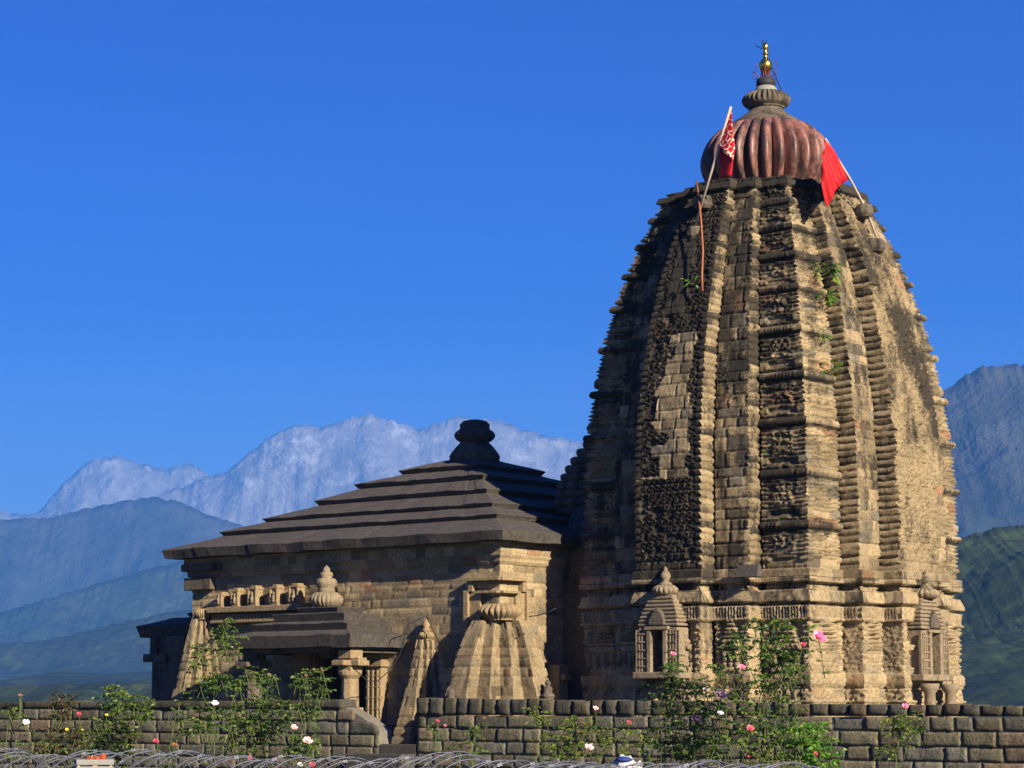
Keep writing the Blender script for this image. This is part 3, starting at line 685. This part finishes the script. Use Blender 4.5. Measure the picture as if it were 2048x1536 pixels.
# ledge of carved figure blocks
g=G().box(hc(-8.95),hc(-5.75),-HW-.34,-HW+.02,3.97,4.11).box(hc(-8.9),hc(-5.9),-HW-.26,-HW+.02,3.72,3.79); g.build('ledge',M['tan'],HALL,bevel=.02)
g=G()
for k in range(30): x=-8.85+k*.1; g.box(hc(x),hc(x)+.055,-HW-.23,-HW+.02,3.80,3.93)
g.build('dentil_band',M['tan'],HALL)
FB=[(435,.24,.32),(467,.26,.40),(502,.30,.44),(545,.27,.44),(585,.32,.45)]
for px_,w_,h_ in FB:
    p=atv(px_,1207,-.3); x=hc(p.x); z=4.11
    fb=G().box(x-w_/2,x+w_/2,-HW-.28,-HW-.02,z,z+.05).box(x-w_/2+.02,x+w_/2-.02,-HW-.25,-HW-.02,z+.05,z+h_-.04).box(x-w_/2,x+w_/2,-HW-.28,-HW-.02,z+h_-.05,z+h_).box(x-w_*.3,x+w_*.3,-HW-.24,-HW-.02,z+h_,z+h_+.05).build('figure_block',M['tan'],HALL,bevel=.012)
    G().lathe(x,-HW-.26,[(.07,z+.07),(.05,z+.14),(.06,z+.2),(.03,z+.24),(.045,z+.28),(.01,z+.33)],10).build('carved_figure',M['pale'],fb,True).location.z=0
    G().box(x-w_/2+.01,x-w_/2+.05,-HW-.29,-HW-.2,z+.05,z+h_-.05).box(x+w_/2-.05,x+w_/2-.01,-HW-.29,-HW-.2,z+.05,z+h_-.05).build('colonnette',M['tan'],fb,bevel=.008)
# upper dark band on the left bay (projecting blocks)
g=G().box(hc(-9.95),hc(-9.0),-HW-.16,-HW+.3,4.56,4.86).box(hc(-10.0),hc(-8.6),-HW-.22,-HW+.3,5.02,5.2); g.build('band_course',M['grey'],HALL,bevel=.02)
# balcony porch
PX=hc(-4.7)
for k,(hw,zb,zt,dv,nh,nzb,nd) in enumerate(((1.98,3.04,3.33,1.9,1.5,3.44,1.45),(1.52,3.44,3.60,1.5,1.15,3.66,1.15),(1.15,3.64,3.83,1.2,.66,3.86,.85),(.66,3.84,3.98,.9,.5,4.0,.7))):
    g=G(); slab_tier(g,PX,-HW,hw,zb,zt,nh,nzb,hv=dv,hv2=nd,n=32); g.build('porch_roof_tier',M['slate'],HALL)
bx,by=hc(-4.78),-HW-.5
pr=[(.2,3.98)]+[(.40*math.sin(math.pi*(.2+.6*i/10))**.8,4.0+.34*i/10) for i in range(11)]
G().lathe(bx,by,pr,rib=22,depth=.12,ribz=(3.95,4.42)).build('porch_ribbed_disc',M['pale'],HALL,True)
G().lathe(bx,by,[(.22,4.32),(.19,4.42),(.2,4.46),(.25,4.52),(.25,4.6),(.2,4.66),(.12,4.68),(.16,4.73),(.15,4.79),(.08,4.83),(.09,4.88),(.03,4.95),(.005,4.97)],20).build('porch_finial',M['pale'],HALL,True)
def pillar(u,v,name='porch_pillar',zt=3.04,w=.2,mat='tan'):
    g=G(); x,y=hc(u),-HW+v
    g.box(x-w*1.35,x+w*1.35,y-w*1.35,y+w*1.35,.9,1.25).box(x-w*1.1,x+w*1.1,y-w*1.1,y+w*1.1,1.25,1.7)
    g.lathe(x,y,[(w*1.05,1.7),(w*.98,2.35)],8).lathe(x,y,[(w*.8,2.3),(w*1.3,2.42),(w*1.35,2.5),(w*.9,2.56)],16)
    g.box(x-w*1.0,x+w*1.0,y-w*1.0,y+w*1.0,2.5,2.66).box(x-w*2.1,x+w*2.1,y-w*.9,y+w*.9,2.62,2.74,.0,0).box(x-w*.9-.003,x+w*.9+.003,y-w*2.1,y+w*2.1,2.625,2.745)
    g.box(x-w*1.9,x+w*1.9,y-w*.7,y+w*.7,2.72,2.80).box(x-w,x+w,y-w,y+w,2.78,2.97)
    return g.build(name,M[mat],HALL,bevel=.018)
pillar(-3.12,-1.45); pillar(-6.3,-1.3,mat='grey')  # left pillar in darker stone: the roof's shade is put into its colour
G().box(hc(-6.5),hc(-2.95),-HW-1.6,-HW-1.3,2.93,3.06).box(hc(-6.45),hc(-6.2),-HW-1.3,-HW+.0,2.92,3.055).box(hc(-3.25),hc(-3.0),-HW-1.3,-HW+.0,2.92,3.055).build('beam',M['grey'],HALL,bevel=.01)
for u in(-3.55,-5.85):
    g=G(); x=hc(u)
    g.box(x-.24,x+.24,-HW-.22,-HW+.02,.9,2.62).box(x-.3,x+.3,-HW-.28,-HW+.02,2.62,2.74).box(x-.24,x+.24,-HW-.22,-HW+.02,2.74,3.0)
    for k in(-1,0,1): g.box(x+k*.14-.03,x+k*.14+.03,-HW-.25,-HW-.2,1.2,2.55)
    for k in range(6): g.box(x-.22,x+.22,-HW-.245,-HW-.2,1.15+k*.25,1.19+k*.25)
    g.build('wall_pilaster',M['tan'],HALL,bevel=.015)
G().box(hc(-6.6),hc(-2.8),-HW-1.8,-HW+.02,.9,1.15).build('porch_plinth',M['grey'],HALL,bevel=.03)
# entrance porch on the far left
WX=hc(-9.8)
g=G(); slab_tier(g,WX-.6,0.1,2.65,3.50,3.78,2.0,4.0,hv=3.9,hv2=3.3); g.build('entrance_roof_tier',M['slate'],HALL)
g=G(); slab_tier(g,WX-.2,0.1,1.9,3.98,4.12,1.2,4.4,hv=3.2,hv2=2.4); g.build('entrance_roof_tier',M['slate'],HALL)
for v in(1.2,3.6,6.2,8.6):
    g=G(); x=hc(-12.0); y=-HW+v
    g.box(x-.28,x+.28,y-.28,y+.28,.9,1.5).box(x-.22,x+.22,y-.22,y+.22,1.5,2.9).box(x-.42,x+.42,y-.42,y+.42,2.85,3.05).box(x-.3,x+.3,y-.3,y+.3,3.03,3.5); g.build('entrance_pillar',M['grey'],HALL,bevel=.02)
G().box(hc(-12.2),WX+.1,-HW+.9,-HW+1.5,.9,3.5).build('entrance_side_wall',M['grey'],HALL,bevel=.02)
# cables slung across the hall
def cable(pts,label,r=.012,col='iron'):
    P=[atv(*p) for p in pts]; b=P[0]; e=empty('cable',loc2w(b.x,b.y,b.z),-AL,label=label,cat='cable')
    G().tube([rel(p,b) for p in P],r,5).build('wire',M[col],e,True)
cable([(1058,1233,-.1),(1075,1231,-.2),(1095,1225,-.2),(1113,1216,-.1)],'thin dark cable drooping across the lit corner of the hall above the turret side')
cable([(700,1330,-2.0),(735,1362,-1.9),(755,1362,-1.6),(780,1340,-1.0),(800,1310,-.9),(815,1250,-.7),(850,1232,-.4),(862,1250,-.3),(880,1290,-.3)],'thin cable looping from the balcony pillar over the small turret')
# =============================================================== BOUNDARY WALLS
VW=-6.0
def stone_wall(name,u0,u1,label,cap,topf,cutf=None,seed=1,zlow=.0,ch=.245):
    e=empty(name,loc2w((u0+u1)/2,VW,0),-AL,label=label,cat='wall'); cu=(u0+u1)/2; rg=random.Random(seed)
    V=[];F=[];Tn=[]
    def block(a,b,z0,z1,dpt,rnd,top=None,col=None,nx=None,r=.011):
        nx=nx or max(3,int((b-a)/.06)); nz=max(3,int((z1-z0)/.05)); o=len(V)
        for j in range(nz+1):
            for i in range(nx+1):
                x=a+(b-a)*i/nx; z=z0+(z1-z0)*j/nz
                ex=min(x-a,b-x); ez=min(z-z0,z1-z); q=min(ex,ez); fall=r*(1-min(1,q/(r*1.2)))**2*1.0
                y=-dpt+fall-.016*mn.fractal(Vector((x*5.+seed,z*7.,rnd)),.8,2.2,4)
                if top is not None and z>top(x): z=top(x)+ (z-top(x))*.02
                V.append((x-cu,y,z))
        for j in range(nz):
            for i in range(nx):
                p=o+j*(nx+1)+i; F.append((p,p+1,p+nx+2,p+nx+1)); Tn.append(col)
        # sides and top back to the mortar core
        rim=[o+i for i in range(nx+1)]+[o+(nx+1)*j+nx for j in range(1,nz+1)]+[o+nz*(nx+1)+i for i in range(nx-1,-1,-1)]+[o+(nx+1)*j for j in range(nz-1,0,-1)]
        ob=len(V); back=.28 if cap_row else -0.02
        for k in rim: V.append((V[k][0],.0 if not cap_row else .34,V[k][2]))
        m=len(rim)
        for k in range(m): F.append((rim[k],ob+k,ob+(k+1)%m,rim[(k+1)%m])); Tn.append(col)
    def tone(dark=1.0,st=.2):
        b=rg.uniform(.75,1.2); c=rg.random()
        base=(.165,.15,.095) if c<.55 else((.15,.145,.11) if c<.85 else(.185,.145,.095))
        return (base[0]*b*dark,base[1]*b*dark,base[2]*b*dark,st+rg.uniform(-.05,.06))
    zc=topf(u0)-cap; row=0; z1=zc
    cap_row=False
    rowsn=[]
    while z1>zlow:
        hgt=ch*rg.uniform(.92,1.08); z0=z1-hgt; rowsn.append((z0,z1)); z1=z0
    for z0,z1 in rowsn:
        x=u0-rg.uniform(0,.3)
        while x<u1:
            l=rg.uniform(.34,.85); a=max(x,u0); b=min(x+l,u1)
            if b-a>.06 and (cutf is None or cutf((a+b)/2)>z0+.03):
                t_=(lambda xx:cutf(xx)) if cutf and cutf(b)<z1 else None
                block(a+.006,b-.006,z0+.007,z1-.007,.0+rg.uniform(.06,.085),rg.random()*9,top=t_,col=tone(rg.choice((1,1,1,.7,.85,1.15))))
            x+=l
    cap_row=True; x=u0
    while x<u1:
        l=rg.uniform(.30,.42) if cap>.2 else rg.uniform(.7,1.2)
        b=min(x+l,u1)
        if b-x>.1 and (cutf is None or cutf((x+b)/2)>topf((x+b)/2)-.05):
            dz_=rg.uniform(-.02,.02) if cap>.2 else rg.uniform(-.012,.012)
            block(x+.012,b-.012,zc+.01,topf((x+b)/2)+dz_,.08+rg.uniform(0,.04),rg.random()*9,col=tone(.62 if cap>.2 else .5,.24),r=.03 if cap>.2 else .015)
        x+=l
    st_=link('masonry',np_mesh('masonry',V,F,Tn),M['wall'],e)
    # mortar core
    g=G(); n=40; U=[u0+(u1-u0)*i/n for i in range(n+1)]
    tp=[min(topf(x)-cap-.005,(cutf(x)-.02 if cutf else 9)) for x in U]
    v=[];f=[]
    for x,t in zip(U,tp): v+=[(x-cu,-.045,-.0),(x-cu,-.045,t),(x-cu,.32,t),(x-cu,.32,0)]
    for i in range(n):
        o=i*4
        for k in range(4): f.append((o+k,o+(k+1)%4,o+4+(k+1)%4,o+4+k))
    f+= [(0,3,2,1),(n*4,n*4+1,n*4+2,n*4+3)]
    g.add(v,f); g.build('mortar_core',M['mortar'],e)
    return e
stone_wall('stone_wall',2.92,19,'boundary wall of rough grey brown blocks with upright rounded coping stones, right of the gateway gap',.33,lambda u:1.88-.012*(u-2.9),seed=3)
def cutL(u): return 9 if u<.98 else float(np.interp(u,[.98,1.25,1.6,1.91,2.0],[1.86,1.68,1.46,1.30,1.2]))
stone_wall('stone_wall',-16,1.93,'boundary wall with thin flat dark coping and a sloping end, left of the gateway gap',.15,lambda u:1.85+.002*u,cutf=cutL,seed=8)
e=empty('doorstep',loc2w(2.42,VW,0),-AL,label='dark stone step slab in the gateway gap between the two boundary walls',cat='step')
G().box(-.47,.47,-.05,.9,0,1.0).build('upper_slab',M['slate'],e,bevel=.02)
G().box(-1.0,.46,-.45,-.06,0,.82).build('lower_slab',M['slate'],e,bevel=.02)
# =============================================================== RAZOR WIRE
def razor(name,u0,u1,v0,ztop,R,pitch,label,seed,tilt=1.0):
    rg=random.Random(seed); e=empty(name,loc2w(u0,v0,ztop-2*R),-AL,label=label,cat='razor wire',group=None)
    n=int((u1-u0)/pitch*44); pts=[]
    for i in range(n+1):
        t=i/n; a=2*math.pi*i/44; u=(u1-u0)*t; wob=.02*math.sin(u*3.1)+.03*math.sin(u*1.3+seed)
        r=R*(1+.06*math.sin(u*7+seed)+.04*math.sin(u*2.3)); u+=.07*math.sin(a*.37+seed)+.05*math.sin(a*.11); 
        pts.append(Vector((u+tilt*r*math.sin(a+.8)*.6+.03*math.sin(i*.13),r*math.cos(a),R+wob+r*math.sin(a))))
    g=G(); g.tube(pts,.0075,5); g.build('wire_coil',M['galv'],e,True)
    bv=G()
    for i in range(2,n-1,2):
        p=pts[i]; d=(pts[i+1]-pts[i-1]).normalized(); s_=d.cross(Vector((rg.uniform(-1,1),rg.uniform(-1,1),rg.uniform(-1,1)))).normalized(); q=d.cross(s_)*.0015
        a=p-d*.028; b=p+d*.028
        for sg in(1,-1):
            c1=p+s_*sg*.021-d*.02; c2=p+s_*sg*.021+d*.02
            bv.add([a-q,b-q,c2-q,p+s_*sg*.007-q,c1-q,a+q,b+q,c2+q,p+s_*sg*.007+q,c1+q],[(0,1,2,3,4),(9,8,7,6,5),(0,5,6,1),(1,6,7,2),(2,7,8,3),(3,8,9,4),(4,9,5,0)])
    bv.build('barbs',M['galv'],e)
    return e
M['galv']=simple('galvanised_wire',(.13,.14,.17),.5,.5,.5)
VR=w2loc(Vector((0,27,0))).y; 
u_l=-10.5
razor('razor_wire',w2loc(at_depth(-60,1500,32)).x-1,w2loc(at_depth(1560,1500,24.)).x,VR,1.10,.50,.175,'long galvanised razor wire coil running along the whole bottom of the view',3)
razor('razor_wire',w2loc(at_depth(900,1500,27)).x,w2loc(at_depth(1800,1500,23.)).x,VR+.55,1.04,.46,.21,'shorter overlapping razor wire coil in front of the largest rose bushes',5)
# =============================================================== WHITE THINGS BEHIND THE WIRE
P=at_depth(188,1515,29.5); e=empty('crate',(P.x,P.y,0),.25,label='white slatted crate behind the razor wire at left with an orange cloth on top',cat='crate')
g=G(); W_=.23
g.box(-W_,W_,-.2,.2,P.z-.09,P.z-.02).box(-W_,W_,-.2,.2,P.z-.155,P.z-.105).box(-W_,W_,-.2,.2,P.z-.3,P.z-.17); g.build('slats',M['white2'] if 'white2' in M else M['white'],e,bevel=.01)
G().box(-W_+.02,-W_+.05,-.18,.18,0,P.z-.05).box(W_-.05,W_-.02,-.18,.18,0,P.z-.05).box(-.03,.03,-.18,.18,0,P.z-.05).build('frame',M['wood'],e)
orng=simple('orange_cloth',(.35,.07,.025),.9)
g=G()
for k in range(6): g.lathe(-.06+.035*k,random.uniform(-.05,.05),[(.03,P.z-.03),(.045,P.z-.01),(.03,P.z+.01+.03*(k>4)),(.0,P.z+.02+.03*(k>4))],7)
o=g.build('orange_cloth',orng,None,True); tag(o,'crumpled orange cloth lying on the white crate behind the wire','cloth'); o.location=(P.x,P.y,0)
P=at_depth(1252,1516,29); wm=simple('white_plastic',(.42,.42,.42),.6)
bm=bmesh.new(); bmesh.ops.create_icosphere(bm,subdivisions=4,radius=1)
for v in bm.verts:
    q=v.co.copy(); k=1+.22*mn.fractal(q*2.3,.8,2.1,5); v.co=Vector((q.x*.30*k,q.y*.22*k,max(-.98,q.z*k)*P.z*.5+P.z*.5))
me=bpy.data.meshes.new('sack'); bm.to_mesh(me); bm.free()
o=link('sack',me,wm); o.location=(P.x,P.y,0); tag(o,'crumpled white plastic sack standing behind the razor wire at centre right','sack')
bl=simple('blue_cloth',(.02,.05,.2),.7)
g=G().lathe(0,0,[(.08,P.z-.04),(.12,P.z-.02),(.07,P.z+.01),(.02,P.z+.02)],9); o=g.build('blue_cloth',bl,None,True); o.location=(P.x-.03,P.y-.05,0); tag(o,'folded blue cloth lying on top of the white sack','cloth')
# =============================================================== PLANTS
def leaf_mat(name,c1,c2,trans=.35):
    m,n,b=new_mat(name); oi=N(n,'ShaderNodeNewGeometry'); f=oi.outputs['Random Per Island']
    c=ramp(n,f,[(.0,c1),(.7,c2),(1.,(c2[0]*1.9,c2[1]*1.2,c2[2]))]); n.links.new(c,b.inputs['Base Color']); b.inputs['Roughness'].default_value=.45
    b.inputs['Specular IOR Level'].default_value=.4
    tr=N(n,'ShaderNodeBsdfTranslucent'); n.links.new(mix(n,1.0,c,(1.2,1.5,.6),'MULTIPLY'),tr.inputs['Color']); ms=N(n,'ShaderNodeMixShader'); ms.inputs[0].default_value=trans
    out=[x for x in n.nodes if x.type=='OUTPUT_MATERIAL'][0]; n.links.new(b.outputs[0],ms.inputs[1]); n.links.new(tr.outputs[0],ms.inputs[2]); n.links.new(ms.outputs[0],out.inputs[0])
    return m
LG=leaf_mat('rose_leaves',(.03,.07,.015),(.11,.18,.035)); LY=leaf_mat('yellow_green_leaves',(.05,.085,.015),(.13,.19,.03)); LB=leaf_mat('bronze_leaves',(.03,.035,.012),(.09,.075,.025)); LW=leaf_mat('fresh_leaves',(.06,.16,.02),(.12,.26,.03))
SM=simple('cane',(.10,.13,.035),.6); SB=simple('brown_cane',(.09,.065,.035),.7)
def petal_mat(name,a,b_):
    m,n,b=new_mat(name); f=N(n,'ShaderNodeNewGeometry').outputs['Random Per Island']; n.links.new(ramp(n,f,[(0.,a),(1.,b_)]),b.inputs['Base Color']); b.inputs['Roughness'].default_value=.6; return m
PM={'pink':petal_mat('pink_petals',(.8,.10,.26),(.95,.32,.50)),'pale':petal_mat('pale_pink_petals',(.8,.38,.40),(.85,.66,.62)),'white':petal_mat('white_petals',(.75,.7,.66),(.85,.83,.8)),
    'red':petal_mat('red_petals',(.40,.03,.05),(.62,.12,.16)),'rose':petal_mat('rose_petals',(.55,.05,.09),(.75,.22,.24)),'yellow':petal_mat('yellow_petals',(.6,.45,.03),(.7,.6,.1)),'dry':petal_mat('dry_petals',(.22,.09,.05),(.35,.16,.09)),'mauve':petal_mat('mauve_petals',(.12,.07,.12),(.2,.12,.2))}
def leaflet(g,p,d,up,L,W):
    d=d.normalized(); s=d.cross(up); 
    if s.length<.01: s=d.cross(Vector((1,0,0)))
    s.normalize(); n=s.cross(d).normalized(); f=.25*W
    pts=[p,p+d*L*.3+s*W*.42+n*f,p+d*L*.65+s*W*.38+n*f,p+d*L-n*L*.12,p+d*L*.65-s*W*.38+n*f,p+d*L*.3-s*W*.42+n*f,p+d*L*.3,p+d*L*.65]
    g.add(pts,[(0,6,1),(1,6,7,2),(2,7,3),(0,5,6),(5,4,7,6),(4,3,7)])
def rose_leaf(g,p,d,rg,sc):
    d=(d+Vector((0,0,rg.uniform(-.5,.1)))).normalized(); L=sc*rg.uniform(.8,1.25); side=d.cross(Vector((0,0,1)));
    if side.length<.05: side=Vector((1,0,0))
    side.normalize(); up=Vector((rg.uniform(-.4,.4),rg.uniform(-.6,.2),1)).normalized()
    for k,(t,a) in enumerate(((1.0,0),(.72,1),(.72,-1),(.42,1),(.42,-1))):
        q=p+d*L*t; dd=d*(1 if a==0 else .55)+side*a*.8+Vector((0,0,-.25)); leaflet(g,q,dd,up+Vector((rg.uniform(-.5,.5),rg.uniform(-.5,.5),0)),L*.62*(1 if a==0 else .85),L*.42)
def bloom(parent,p,r,kind,rg):
    r=r*.82
    g=G(); 
    for ring,(n,tilt,rr) in enumerate(((3,.15,.45),(5,.55,.75),(6,1.0,1.0))):
        for k in range(n):
            a=2*math.pi*k/n+ring*.5+rg.uniform(-.2,.2); u=Vector((.25,-.66,.70)).normalized(); e1=u.cross(Vector((0,0,1))).normalized(); e2=u.cross(e1); d=e1*math.cos(a)+e2*math.sin(a); t=-e1*math.sin(a)+e2*math.cos(a)
            o=d*r*.08; t0=tilt+rg.uniform(-.15,.15)
            A=o-t*r*.1; B=o+t*r*.1; m1=o+(d*math.sin(t0)*.55+u*math.cos(t0)*.45)*r*rr*1.2; m2=o+(d*math.sin(t0)+u*math.cos(t0)*.9)*r*rr
            g.add([p+x for x in (A,B,m1+t*r*.42*rr,m2+t*r*.28*rr,m2*1.05,m2-t*r*.28*rr,m1-t*r*.42*rr)],[(0,1,2,3,4,5,6)])
    o=g.build('rose_bloom' if r>.035 else 'rose_bud',PM[kind],parent); return o
BUSH=[]
def bush(canes,Y,label,n_leaf=5,sc=.075,mat=LG,blooms=(),seed=1,fill=(),cane=SM,name='rose_bush'):
    """canes: list of pixel polylines (root..tip) at depth Y; fill: (px,py,rx,ry,count) clumps of leaves round the canes"""
    rg=random.Random(seed); x0=sum(c[0][0] for c in canes)/len(canes); root=at_depth(x0,1500,Y); root.z=0
    e=empty(name,root,0,label=label,cat='rose bush' if name=='rose_bush' else 'plant',group='rose bushes before the wall' if name=='rose_bush' else 'weeds on the tower')
    sg=G(); lg=G()
    for c in canes:
        P=[at_depth(x,y,Y+rg.uniform(-.3,.3)) for x,y in c]
        if c[0][1]>1480: P.insert(0,Vector((P[0].x+rg.uniform(-.05,.05),P[0].y,0)))
        Q=[]
        for a,b in zip(P,P[1:]):
            m=max(2,int((b-a).length/.12))
            for i in range(m): Q.append(a.lerp(b,i/m)+Vector((rg.uniform(-.012,.012),rg.uniform(-.02,.02),0)))
        Q.append(P[-1]); Q=[q-root for q in Q]
        sg.tube(Q,[.011*(1-.6*i/len(Q)) for i in range(len(Q))],5)
        for i,q in enumerate(Q):
            if q.z<.75: continue
            for k in range(n_leaf):
                if rg.random()<.8:
                    a=rg.uniform(0,6.28); rose_leaf(lg,q,Vector((math.cos(a),math.sin(a)*.7,rg.uniform(-.1,.5))),rg,sc)
    for (fx_,fy,rx_,ry_,cnt) in fill:
        for k in range(int(cnt*1.0)):
            a=rg.uniform(0,6.28); r=math.sqrt(rg.random()); P=at_depth(fx_+rx_*r*math.cos(a),fy+ry_*r*math.sin(a),Y+rg.uniform(-.35,.35))-root
            if P.z<0: continue
            if k%4==0: sg.tube([P-Vector((rg.uniform(-.1,.1),0,.22)),P],.005,4)
            a=rg.uniform(0,6.28); rose_leaf(lg,P,Vector((math.cos(a),math.sin(a),rg.uniform(-.2,.5))),rg,sc*1.25)
    for (bx_,by_,r,kd) in blooms:
        q=at_depth(bx_,by_,Y-.4)-root; k=Vector((rg.uniform(-.12,.12),.25,-rg.uniform(.3,.5)))
        sg.tube([q+k,q+k*.45+Vector((0,-.03,0)),q],.006,5)
        for t in (.3,.6,.9): rose_leaf(lg,q+k*t,Vector((rg.uniform(-1,1),rg.uniform(-1,0),.2)),rg,sc)
    sg.build('canes',cane,e); lg.build('foliage',mat,e)
    for (bx_,by_,r,kd) in blooms:
        bloom(e,at_depth(bx_,by_,Y-.4)-root,r,kd,rg)
    return e
bush([[(10,1530),(20,1420)],[(40,1440),(40,1395)]],34,'sparse low rose bush with white blooms at the far left edge of the view',2,.08,LG,[(52,1446,.065,'white'),(41,1392,.04,'dry')],11,[(20,1425,28,14,16),(60,1500,60,30,26)])
bush([[(130,1530),(120,1440),(115,1395)],[(150,1530),(145,1460)]],35,'rose bush with yellowish leaves and one red bloom near the left edge',3,.08,LB,[(158,1429,.045,'red'),(134,1460,.035,'yellow'),(165,1460,.02,'yellow')],12,[(120,1410,26,26,44),(125,1480,45,30,120)])
bush([[(220,1530),(225,1440),(228,1370)],[(240,1530),(245,1450)]],36,'dense dark rose bush rising to a leafy peak left of the entrance porch',5,.085,LG,[(213,1431,.035,'yellow'),(312,1484,.06,'red')],13,[(230,1400,30,30,80),(215,1470,55,45,190),(280,1420,26,26,60)])
bush([[(335,1530),(350,1440),(385,1330),(440,1270)],[(338,1530),(368,1440),(420,1350),(455,1240)],[(430,1530),(425,1450),(410,1400)]],33,'tall leggy rose bush with long arching canes before the left turret',2,.085,LG,[(430,1408,.06,'white'),(350,1491,.05,'dry')],14,[(455,1290,34,32,46),(400,1310,24,22,26),(440,1368,42,22,60),(495,1355,32,28,26),(400,1440,40,30,70),(450,1262,20,20,16)])
bush([[(530,1530),(525,1420),(540,1360),(550,1352)],[(500,1530),(510,1450)]],34.5,'green rose bush under the balcony porch with one thin dark-tipped cane',3,.08,LG,[(500,1517,.05,'pink'),(538,1350,.035,'dry')],15,[(528,1365,26,14,14),(520,1430,60,40,190),(490,1470,50,40,110)])
bush([[(600,1530),(605,1440),(612,1370),(610,1350)],[(625,1530),(630,1420),(645,1340)]],33.5,'rose bush with two upright canes and large pink blooms left of the gateway',3,.08,LG,[(588,1456,.06,'pale'),(615,1484,.09,'pale'),(624,1531,.06,'red'),(600,1530,.045,'white'),(612,1352,.03,'dry'),(645,1342,.03,'dry')],16,[(625,1365,34,30,34),(610,1420,30,20,30),(600,1490,34,26,70)])
bush([[(880,1500),(876,1452)],[(945,1500),(955,1450)]],37,'small sparse rose plant with tiny buds against the wall right of the gateway',1,.07,LG,[(876,1443,.035,'red'),(890,1452,.03,'pink'),(968,1437,.03,'dry')],17,[(870,1465,16,20,14),(950,1458,26,12,20),(930,1500,40,18,34)])
bush([[(1075,1530),(1076,1420)],[(1130,1530),(1150,1430)],[(1192,1530),(1191,1425)]],35,'loose airy rose bush with a pale pink bloom low and a pink bud high',2,.085,LY,[(1191,1418,.055,'pale'),(1178,1497,.085,'pale'),(1258,1446,.045,'red')],18,[(1076,1430,16,22,16),(1140,1465,50,36,80),(1240,1475,60,30,60),(1120,1510,40,20,30)])
bush([[(1330,1530),(1330,1400),(1345,1320),(1348,1308)],[(1380,1530),(1400,1420)],[(1300,1530),(1320,1440)],[(1420,1530),(1440,1400)]],32,'large rose bush with pale pink and white blooms before the left side of the tower',2,.09,LG,[(1346,1309,.05,'pink'),(1440,1392,.11,'pale'),(1391,1440,.08,'mauve'),(1440,1428,.06,'white'),(1410,1378,.05,'white'),(1500,1515,.05,'red'),(1385,1530,.05,'pink')],19,[(1340,1345,24,24,28),(1370,1400,70,40,100),(1390,1470,90,45,120),(1340,1500,60,30,50)])
bush([[(1520,1530),(1515,1420),(1535,1330),(1500,1240)],[(1560,1530),(1550,1430),(1590,1340),(1570,1235)],[(1530,1530),(1528,1400),(1480,1300)],[(1600,1530),(1590,1400)]],30.5,'tallest rose bush with a bright pink bloom at its top right before the tower corner',2,.10,LG,[(1637,1277,.12,'pink'),(1606,1290,.045,'red'),(1484,1336,.055,'pink'),(1500,1459,.07,'rose')],20,[(1480,1285,38,32,34),(1560,1275,60,40,50),(1555,1340,60,42,64),(1520,1420,70,45,44),(1500,1490,90,40,70),(1450,1345,30,26,16)])
bush([[(1600,1530),(1610,1460)],[(1640,1530),(1630,1460)]],31,'low bright green rose bush with one orange bud against the right wall',4,.09,LW,[(1631,1509,.04,'red')],21,[(1610,1475,50,34,110),(1640,1510,40,22,60)])
bush([[(1790,1500),(1800,1440),(1810,1418)],[(1830,1480),(1833,1440),(1838,1420)]],36,'airy yellow green rose sprays with a single pink bloom against the right wall',2,.085,LY,[(1810,1414,.065,'pink')],22,[(1785,1448,24,14,18),(1825,1450,30,18,26),(1800,1470,30,24,30),(1770,1500,16,12,16)])
# weeds growing out of the spire
def weed(px,py,plane,val,label,s,cnt,seed):
    p=atv(px,py,val) if plane=='v' else atu(px,py,val); rg=random.Random(seed)
    e=empty('weed_plant',loc2w(p.x,p.y,p.z),-AL,label=label,cat='plant',group='weeds rooted in the tower'); lg=G(); sg=G()
    for k in range(cnt):
        a=rg.uniform(0,6.28); d=Vector((math.cos(a)*.9,math.sin(a)*.9-.2,rg.uniform(-.6,.8))).normalized(); q=d*s*rg.uniform(.3,1)
        leaflet(lg,q,d+Vector((0,0,-.4)),Vector((rg.uniform(-.4,.4),-.5,1)),s*.55,s*.28)
        if k%3==0: sg.tube([(0,.05,-.02),q],.006,4)
    sg.build('stems',SM,e); lg.build('foliage',LW,e)
su=lambda z:UC+2.9*s_tower(z)
weed(1650,545,'u',su(10.9)+.13,'bright green weed highest on the right of the corner rib',.32,42,1)
weed(1652,592,'u',su(10.3)+.13,'bright green weed just below the highest one on the spire',.26,30,2)
weed(1664,736,'u',su(8.8)+.13,'bright green weed sprouting halfway down the spire beside the corner rib',.24,30,3)
weed(1642,672,'u',su(9.5)+.15,'yellowish weed on the spire between two dark rolls',.2,24,4)
weed(1383,565,'v',1.35,'green weed on the shaded lattice panel beside the orange conduit',.2,20,5)
weed(1458,510,'v',2.1,'small weed in the groove left of the middle rib, near the spire top',.1,9,6)
weed(1530,818,'v',1.45,'small weed in the deep groove beside the corner rib',.1,9,7)
weed(1525,905,'v',1.4,'small weed low in the deep groove above the tower foot',.1,9,8)
